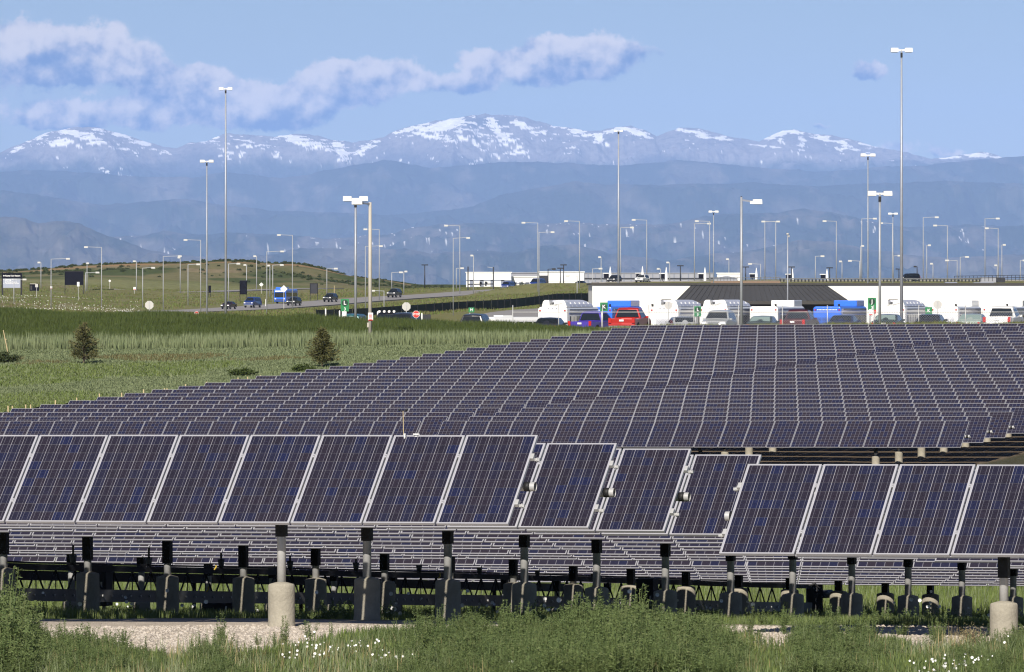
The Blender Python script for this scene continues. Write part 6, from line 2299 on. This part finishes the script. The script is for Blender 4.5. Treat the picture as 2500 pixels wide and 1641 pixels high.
# ---- weeds of the verge in front of the array
def weeds():
    N = 30000
    Y = RNG.uniform(84.5, 100.5, N)
    px = RNG.uniform(-120, 2620, N)
    X = (px - CX) / F * Y
    cx = px / K
    # height of the weed canopy (m) along the picture, for the near verge
    hx = [-120, 0, 26, 52, 110, 200, 300, 380, 410, 450, 500, 560, 640, 760, 830, 900, 1000, 1100, 1180, 1300, 1400, 1500, 1600, 1700, 1745, 1760, 1820, 1840, 1900, 2000, 2060, 2100, 2170, 2300, 2380, 2500]
    hv = [.50, .54, .74, .42, .30, .30, .26, .24, .10, .26, .32, .27, .17, .16, .18, .24, .33, .38, .37, .42, .46, .46, .41, .33, .22, .06, .08, .32, .38, .33, .26, .18, .18, .24, .28, .28]
    H = np.interp(cx, hx, hv)
    # how far back the weeds reach
    bx = [-120, 0, 42, 110, 330, 420, 520, 700, 760, 860, 900, 1000, 1740, 1760, 1830, 1850, 2080, 2110, 2200, 2330, 2500]
    bv = [97.0, 97.0, 96.5, 94.0, 91.4, 89.3, 91.4, 92.0, 95.2, 95.6, 96.0, 96.2, 95.2, 90.0, 90.3, 93.6, 93.0, 90.2, 90.0, 91.5, 92.5]
    B = np.interp(cx, bx, bv)
    gap = (cx > 385) & (cx < 442) & (Y > 87.2)
    clump = fbm(X / 0.55, Y / 0.9, 61, 3)
    keep = (Y < B + 1.6 * (clump - .5)) & (clump > .40) & ~gap
    # dense where the canopy is tall
    keep &= RNG.random(N) < np.clip(.10 + H * 1.0, 0, .70)
    # a few stray plants on the gravel
    stray = (Y > B) & (RNG.random(N) < .012) & (Y < 97)
    sc = H / .62 * np.clip(.62 + .9 * (clump - .35) + RNG.normal(0, .20, N), .32, 1.5)
    sc = np.where(stray, RNG.uniform(.25, .6, N), sc)
    k = keep | stray
    pts = on_land(X[k], Y[k])
    pts[:, 2] -= .03
    kinds = [weed_mesh(s, .62 * f, .26 * g) for s, f, g in ((1, 1, 1), (2, .9, 1.25), (3, 1.12, .85), (4, .8, 1.35), (5, 1.0, 1.1), (6, 1.25, .7))]
    scatter('weeds', pts, sc[k], RNG.uniform(0, 6.283, k.sum()), kinds, 5)
    print('weeds', k.sum())
    # low green cover between them
    N2 = 9000
    Y = RNG.uniform(84.5, 100, N2); px = RNG.uniform(-120, 2620, N2); X = (px - CX) / F * Y
    B2 = np.interp(px / K, bx, bv)
    n = fbm(X / .8, Y / .8, 67, 3)
    k = (Y < B2 + .5) & (n > .42)
    low = [tuft_mesh('low_green', 40 + s, 46, .22, .05, .17, .012, .10, M['weed'], M['grass_green'], .5) for s in range(3)]
    scatter('grass', on_land(X[k], Y[k]), RNG.uniform(.6, 1.3, k.sum()), RNG.uniform(0, 6.283, k.sum()), low, 6)
    # pale wispy grass in lighter patches
    N4 = 1500
    Y = RNG.uniform(84.5, 93, N4); px = RNG.uniform(-120, 2620, N4); X = (px - CX) / F * Y
    n = fbm(X / 1.1, Y / 1.6, 93, 3)
    k = (n > .50) | (np.abs(px - 505) < 70) | (np.abs(px - 930) < 90) & (n > .40)
    wp = [tuft_mesh('wispy', 70 + s, 16, .14, .10, .30, .008, .16, M['grass_light'], M['straw'], .2) for s in range(3)]
    scatter('grass', on_land(X[k], Y[k]), RNG.uniform(.6, 1.25, k.sum()), RNG.uniform(0, 6.283, k.sum()), wp, 9)
    # dry straw stalks
    N3 = 380
    Y = RNG.uniform(85, 93, N3); px = RNG.uniform(-60, 2560, N3); X = (px - CX) / F * Y
    n = fbm(X / 1.2, Y / 1.5, 77, 2)
    k = (n > .52)
    st = [tuft_mesh('straw', 60 + s, 9, .10, .12, .32, .006, .10, M['straw']) for s in range(3)]
    scatter('dry_grass', on_land(X[k], Y[k]), RNG.uniform(.6, 1.1, k.sum()), RNG.uniform(0, 6.283, k.sum()), st, 7)
    # white flowers
    F_ = []
    for cx0, y0, sx, sy, n in ((700, 1508, 75, 14, 70), (840, 1500, 70, 16, 55), (905, 1520, 60, 12, 30), (2210, 1545, 70, 10, 70), (2290, 1540, 50, 8, 30), (2155, 1548, 40, 6, 25), (700, 1482, 60, 6, 20), (1250, 1536, 120, 8, 8), (2330, 1500, 40, 12, 10)):
        for _ in range(int(n * .38)):
            pxx = (cx0 + RNG.normal(0, sx * .55)) * K; pyy = (y0 + RNG.normal(0, sy * .6)) * K
            if pyy < 1535 or pyy > 1660:
                continue
            z = -4.36 + .18
            Yq = -z * F / (pyy - HY)
            xq = (pxx - CX) / F * Yq
            F_.append((xq, Yq, ground_z(xq, Yq) + RNG.uniform(.12, .24)))
    F_ = np.array(F_)
    scatter('flowers', F_, RNG.uniform(.5, 1.2, len(F_)), RNG.uniform(-.5, .5, len(F_)), [flower_mesh(.015)], 8, tilt=.4)


weeds()


def pebbles():
    kinds = []
    for s in range(4):
        rr = random.Random(300 + s)
        bm = bmesh.new(); bmesh.ops.create_icosphere(bm, subdivisions=1, radius=1.0)
        for v_ in bm.verts:
            v_.co = Vector((v_.co.x * rr.uniform(.8, 1.2), v_.co.y * rr.uniform(.7, 1.1), v_.co.z * rr.uniform(.45, .75)))
        me = bpy.data.meshes.new('pebble'); bm.to_mesh(me); bm.free()
        me.materials.append(M['pebble']); kinds.append(me)
    N = 44000
    Y = RNG.uniform(87, 100.5, N); px = RNG.uniform(-60, 2600, N); X = (px - CX) / F * Y
    c = cover_of(X[None], Y[None])[0]
    k = (c[:, 0] > .30) & (c[:, 2] > .17)
    scatter('pebbles', on_land(X[k], Y[k]), RNG.gamma(3.0, .0038, k.sum()) + .006, RNG.uniform(0, 6.283, k.sum()), kinds, 55, tilt=.5)


pebbles()


# ---- grass under and behind the near rows
def under_grass():
    N = 26000
    v = 95 + 120 * RNG.random(N) ** 1.15; px = RNG.uniform(-150, 2650, N)
    t = (px - CX) / F
    Y = v / (ST * t + CT); X = t * Y
    n = fbm(X / 4, Y / 4, 71, 3)
    keep = ((v > 152) | (n > .44)) & ((v > 97.0))
    h = np.where(v > 152, 1.0, np.interp(v, [97, 106, 140, 152], [.22, .30, .45, .8])) * RNG.uniform(.6, 1.2, N)
    kinds = [tuft_mesh('green_tuft', 80 + s, 40, .34, .25, .62, .020, .22, M['grass_green'], M['grass_light'], .35) for s in range(4)]
    scatter('grass', on_land(X[keep], Y[keep]), h[keep], RNG.uniform(0, 6.283, keep.sum()), kinds, 12)
    # broad weeds hugging the piers
    N = 1500
    v = RNG.uniform(96, 150, N); px = RNG.uniform(-80, 2600, N); t = (px - CX) / F
    Y = v / (ST * t + CT); X = t * Y
    n = fbm(X / 2.4, Y / 2.4, 171, 3)
    keep = n > .54
    kinds = [weed_mesh(20 + s, .42, .30, 10, 40) for s in range(3)]
    scatter('weeds', on_land(X[keep], Y[keep]), RNG.uniform(.35, .8, keep.sum()), RNG.uniform(0, 6.283, keep.sum()), kinds, 13)
    F_ = []
    for _ in range(420):
        pxx = RNG.uniform(0, 2500); vv = RNG.uniform(98, 165)
        if fbm(np.array([pxx / 140]), np.array([vv / 14]), 5, 2)[0] < .5:
            continue
        t = (pxx - CX) / F; yy = vv / (ST * t + CT); xx = t * yy
        F_.append((xx, yy, ground_z(xx, yy) + RNG.uniform(.15, .5)))
    scatter('flowers', np.array(F_), RNG.uniform(.8, 1.5, len(F_)), RNG.uniform(-.5, .5, len(F_)), [flower_mesh(.024)], 14, tilt=.4)


under_grass()


# ---- the open field, the bank and its rim
def field_grass():
    U_EDGE = -135.5
    N = 42000
    Y = RNG.uniform(292, 432, N); px = RNG.uniform(-160, 1700, N); X = (px - CX) / F * Y
    u = CT * X - ST * Y; v = ST * X + CT * Y
    out = (u < U_EDGE) | (v > 386)
    n2 = fbm(X / 28, Y / 45, 47, 4); n1 = fbm(X / 6, Y / 9, 31, 4)
    dry = np.exp(-((Y - 409 - 7 * (n2 - .5)) / 5.0) ** 2) * (px < 1000) * sstep(.36, .6, n1 + .12 * np.sin(px / 160)) > .45
    dark = (n2 > .60) & (Y < 405)
    light = [tuft_mesh('pale_tuft', 100 + s, 44, .80, .08, .22, .045, .26, M['grass_light']) for s in range(4)]
    green = [tuft_mesh('green_tuft', 110 + s, 44, .75, .10, .30, .045, .26, M['grass_green'], M['grass_light'], .4) for s in range(3)]
    dryk = [tuft_mesh('dry_tuft', 120 + s, 36, .70, .10, .32, .045, .2, M['grass_dry'], M['grass_light'], .3) for s in range(3)]
    for nm, k, kinds, sd in (('grass', out & ~dry & ~dark, light, 21), ('grass', out & dark & ~dry, green, 22), ('dry_grass', out & dry, dryk, 23)):
        scatter(nm, on_land(X[k], Y[k]), RNG.uniform(.45, .85, k.sum()), RNG.uniform(0, 6.283, k.sum()), kinds, sd)
    # the bank of tall dark grass
    N = 17000
    Y = 427 + 34 * RNG.random(N); px = RNG.uniform(-160, 1640, N); X = (px - CX) / F * Y
    n = fbm(X / 3, Y / 5, 131, 3)
    limit = np.interp(px, [-200, 1050, 1250, 1500, 1640], [461, 459, 457, 450, 436])
    k = (Y < limit + 4 * (n - .5)) & (RNG.random(N) < np.clip((Y - 426) / 4, .1, 1))
    dk = [tuft_mesh('dark_tuft', 140 + s, 46, .62, .55, 1.15, .050, .25, M['grass_dark']) for s in range(5)]
    sc = RNG.uniform(.6, 1.0, N) * np.clip(.75 + .6 * (n - .4), .6, 1.05) * np.interp(Y, [427, 433, 452, 461], [.5, .9, 1, .8]) * np.interp(px, [1000, 1300, 1560], [1, .75, .4])
    scatter('tall_grass', on_land(X[k], Y[k]), sc[k], RNG.uniform(0, 6.283, k.sum()), dk, 31)
    # thin pale stalks along the toe of the bank
    N = 2500
    Y = RNG.uniform(424, 431, N); px = RNG.uniform(-160, 1500, N); X = (px - CX) / F * Y
    st = [tuft_mesh('stalk_tuft', 150 + s, 16, .5, .5, 1.0, .035, .15, M['grass_light']) for s in range(3)]
    scatter('tall_grass', on_land(X, Y), RNG.uniform(.5, 1.0, N), RNG.uniform(0, 6.283, N), st, 32)
    # rim above the bank and behind the last row
    N = 7000
    Y = RNG.uniform(446, 470, N); px = RNG.uniform(820, 2680, N); X = (px - CX) / F * Y
    n = fbm(X / 2.2, Y / 4, 161, 3)
    k = np.where(px < 1300, Y > 457, np.where(px < 1560, Y > 452, Y > 446))
    rim = [tuft_mesh('rim_tuft', 170 + s, 34, .5, .16, .50, .040, .2, M['grass_green'], M['grass_dry'], .45) for s in range(4)]
    scatter('grass', on_land(X[k], Y[k]), (RNG.uniform(.5, 1.0, N) * np.clip(.5 + 1.2 * (n - .3), .4, 1.3))[k], RNG.uniform(0, 6.283, k.sum()), rim, 33)
    F_ = []
    for _ in range(380):
        pxx = RNG.uniform(760, 1290); yy = RNG.uniform(455, 466)
        xx = (pxx - CX) / F * yy
        F_.append((xx, yy, ground_z(xx, yy) + RNG.uniform(.2, .55)))
    scatter('flowers', np.array(F_), RNG.uniform(.8, 1.6, len(F_)), RNG.uniform(-.5, .5, len(F_)), [flower_mesh(.034)], 34, tilt=.4)
    # ground behind the last row
    N = 3500
    v = RNG.uniform(384, 402, N); px = RNG.uniform(1300, 2660, N); t = (px - CX) / F
    Y = v / (ST * t + CT); X = t * Y
    scatter('grass', on_land(X, Y), RNG.uniform(.4, .8, N), RNG.uniform(0, 6.283, N), light, 35)


field_grass()


# ---- far slopes: scrub on the hill and rough grass
def far_scrub():
    def blob(seed, m):
        rr = random.Random(seed)
        mb = MB()
        for _ in range(70):
            a = rr.uniform(0, 6.283); r = .9 * math.sqrt(rr.random()); z = rr.uniform(.05, .8) * (1 - r * .5)
            p = Vector((r * math.cos(a), r * math.sin(a), z)); s = rr.uniform(.12, .26)
            d1 = Vector((rr.uniform(-1, 1), rr.uniform(-1, 1), rr.uniform(-1, 1))).normalized() * s
            d2 = d1.cross(Vector((rr.uniform(-1, 1), rr.uniform(-1, 1), rr.uniform(-1, 1)))).normalized() * s
            mb.add([p - d1, p + d2, p + d1, p - d2], [(0, 1, 2, 3)])
        me = bpy.data.meshes.new('scrub'); me.from_pydata(mb.v, [], mb.f); me.materials.append(m); me.update()
        return me
    kinds = [blob(s, M['shrub_leaf']) for s in range(4)]
    N = 5200
    Y = RNG.uniform(2090, 2300, N); px = RNG.uniform(-160, 1120, N); X = (px - CX) / F * Y
    k2 = fbm(X / 22, Y / 60, 91, 5)
    band = np.exp(-((Y - 2185) / 30.0) ** 2) * .30 + np.exp(-((Y - 2290) / 14.0) ** 2) * .5
    k = RNG.random(N) < np.clip(band * (k2 - .30) * 2.6, .015, 1)
    scatter('scrub', on_land(X[k], Y[k]), RNG.uniform(.35, .95, k.sum()), RNG.uniform(0, 6.283, k.sum()), kinds, 41)
    # rough pale and dark tussocks on the slopes before the road
    N = 9000
    Y = RNG.uniform(820, 2000, N); px = RNG.uniform(-160, 1480, N); X = (px - CX) / F * Y
    near_road = np.zeros(N, bool)
    for line, hw in ROAD_LINES:
        A_ = np.array([(p.x, p.y) for p in line])
        for q in A_[::2]:
            near_road |= ((X - q[0]) ** 2 + (Y - q[1]) ** 2) < (hw + 8) ** 2
    k = ~near_road
    tk = [tuft_mesh('tussock', 200 + s, 26, 1.4, .15, .50, .10, .3, M['grass_green'], M['grass_dry'], .45) for s in range(4)]
    scatter('grass', on_land(X[k], Y[k]), RNG.uniform(.5, 1.2, k.sum()), RNG.uniform(0, 6.283, k.sum()), tk, 42)
    N = 1300
    Y = RNG.uniform(1180, 1620, N); px = RNG.uniform(-150, 340, N); X = (px - CX) / F * Y
    n = fbm(X / 22, Y / 60, 91, 5)
    k = n > .5
    scatter('flowers', on_land(X[k], Y[k]) + np.array([0, 0, .4]), RNG.uniform(.6, 1.4, k.sum()), RNG.uniform(-.5, .5, k.sum()), [flower_mesh(.05)], 43, tilt=.4)


far_scrub()


# ---- trees
def pine_tree(label, px, py, h_px, Y, wid, dense, seed):
    b = at(px, py, Y)
    g = ground_z(b.x, Y)
    h = h_px / F * Y
    root = thing('pine_tree', label, 'tree', (b.x, Y, g), 0, 'small pines in the field')
    rr = random.Random(seed)
    tr = MB()
    segs = 6
    pts = [Vector((.03 * math.sin(k * 1.3) * h * .3, 0, h * .93 * k / segs)) for k in range(segs + 1)]
    for k in range(segs):
        tr.cyl(pts[k] - Vector((0, 0, .1 if k == 0 else 0)), pts[k + 1], .055 * h / 2.3 * (1 - k / (segs + 1)), .055 * h / 2.3 * (1 - (k + 1) / (segs + 1)), n=7)
    tr.build('trunk', M['bark'], root)
    limbs = MB(); crown = MB()
    n = 110 if dense else 105
    for k in range(n):
        z = h * rr.uniform(.10, .97)
        t = z / h
        env = (1 - t) ** .85 * wid * (1.0 if t > .18 else .62 + 2.1 * t) + .05
        az = rr.uniform(0, 6.283)
        ln = env * rr.uniform(.55, 1.08)
        p0 = Vector((0, 0, z * .96))
        p1 = p0 + Vector((math.cos(az) * ln, math.sin(az) * ln, ln * rr.uniform(.15, .7)))
        limbs.cyl(p0, p1, .014, .005, n=4, caps=False)
        m = int((46 if dense else 30) * (.5 + env / wid))
        for j in range(m):
            f = rr.uniform(.35, 1.08) if not dense else rr.uniform(.15, 1.08)
            c = p0.lerp(p1, f) + Vector((rr.gauss(0, .07), rr.gauss(0, .07), rr.gauss(0, .06)))
            d = Vector((math.cos(az) + rr.uniform(-.8, .8), math.sin(az) + rr.uniform(-.8, .8), rr.uniform(-.1, 1.0))).normalized() * rr.uniform(.05, .11)
            s = d.cross(Vector((rr.uniform(-1, 1), rr.uniform(-1, 1), rr.uniform(-1, 1)))).normalized() * rr.uniform(.014, .030)
            crown.add([c - d, c + s, c + d, c - s], [(0, 1, 2, 3)])
    lo = limbs.build('limbs', M['bark'], root); lo['kind'] = 'stuff'
    me = bpy.data.meshes.new('crown'); me.from_pydata(crown.v, [], crown.f); me.materials.append(M['pine']); me.update()
    o = link('crown', me, root); o['kind'] = 'stuff'


pine_tree('small sparse pine with visible branches, in the field at left', 204, 886, 106, 406, 1.12, False, 5)
pine_tree('small dense pine at the edge of the far panels, left of the tan lamp post', 786, 897, 100, 398, 1.05, True, 9)


def shrub(label, px, py, w_px, h_px, Y, seed, m, cat='shrub', lf=1.0):
    b = at(px, py, Y); g = ground_z(b.x, Y)
    w = w_px / F * Y; h = h_px / F * Y
    root = thing('shrub', label, cat, (b.x, Y, g), 0, 'low shrubs in the field')
    rr = random.Random(seed)
    st = MB(); lv = MB()
    for k in range(26):
        az = rr.uniform(0, 6.283); r = rr.random() ** .6
        tip = Vector((math.cos(az) * r * w / 2, math.sin(az) * r * w / 2, h * math.sqrt(max(.05, 1 - r * r * .85)) * rr.uniform(.75, 1.05)))
        st.cyl((0, 0, 0), tip, .012, .004, n=4, caps=False)
        for j in range(60):
            c = tip * rr.uniform(.35, 1.05) + Vector((rr.gauss(0, .06), rr.gauss(0, .06), rr.gauss(0, .05)))
            d = Vector((rr.uniform(-1, 1), rr.uniform(-1, 1), rr.uniform(0, 1))).normalized() * rr.uniform(.04, .09) * lf
            s = d.cross(Vector((rr.uniform(-1, 1), rr.uniform(-1, 1), rr.uniform(-1, 1)))).normalized() * rr.uniform(.02, .04) * lf
            lv.add([c - d, c + s, c + d, c - s], [(0, 1, 2, 3)])
    so = st.build('stems', M['bark'], root); so['kind'] = 'stuff'
    me = bpy.data.meshes.new('foliage'); me.from_pydata(lv.v, [], lv.f); me.materials.append(m); me.update()
    o = link('foliage', me, root); o['kind'] = 'stuff'


shrub('dark rounded shrub at the left edge of the field', 14, 882, 72, 30, 409, 3, M['shrub_leaf'])
shrub('low dark green shrub patch left of the dense pine', 590, 912, 78, 20, 390, 4, M['grass_dark'])
shrub('low dark green shrub patch touching the dense pine', 742, 908, 60, 18, 394, 6, M['grass_dark'])
shrub('round bush before the low white warehouse wing', 1276, 701, 17, 15, 2050, 7, M['shrub_leaf'])
shrub('tall thin weed standing at the lot entrance left of the first bus', 1289, 786, 8, 26, 500, 8, M['grass_dark'])
shrub('bright green bush behind the last panels, right of the black sedan', 2345, 790, 40, 14, 440, 12, M['grass_green'])
shrub('dry twiggy bush at the foot of the right concrete pier', 2372, 1560, 60, 42, 93.5, 10, M['straw'], lf=.14)


def stick():
    a = at(22, 853, 415); b = at(8, 806, 415)
    o = MB().cyl((0, 0, -.5), b - a, .035, .025, n=6).cyl((b - a) * .5, (b - a) * .5 + Vector((0, 0, .03)), .045, n=6).build('leaning_stake', M['wood'], None, a)
    tag(o, 'pale stake leaning left above the dark shrub', 'stake')
    for k, (px, y0, y1, Y, lab) in enumerate([(548, 1480, 1522, 120, 'white ground stake by the wide low cabinet'), (1568, 1502, 1516, 124, 'white ground stake by the narrow cabinet'), (1976, 1500, 1524, 118, 'white ground stake near the end of the truss')]):
        p = at(px - 4, y1, Y); q = at(px + 4, y0, Y)
        o = MB().bar((0, 0, -.1), q - p, .035, .02).box((q - p) * .6, (.05, .03, .03)).build('ground_stake', M['white'], None, p)
        tag(o, lab, 'stake')


stick()
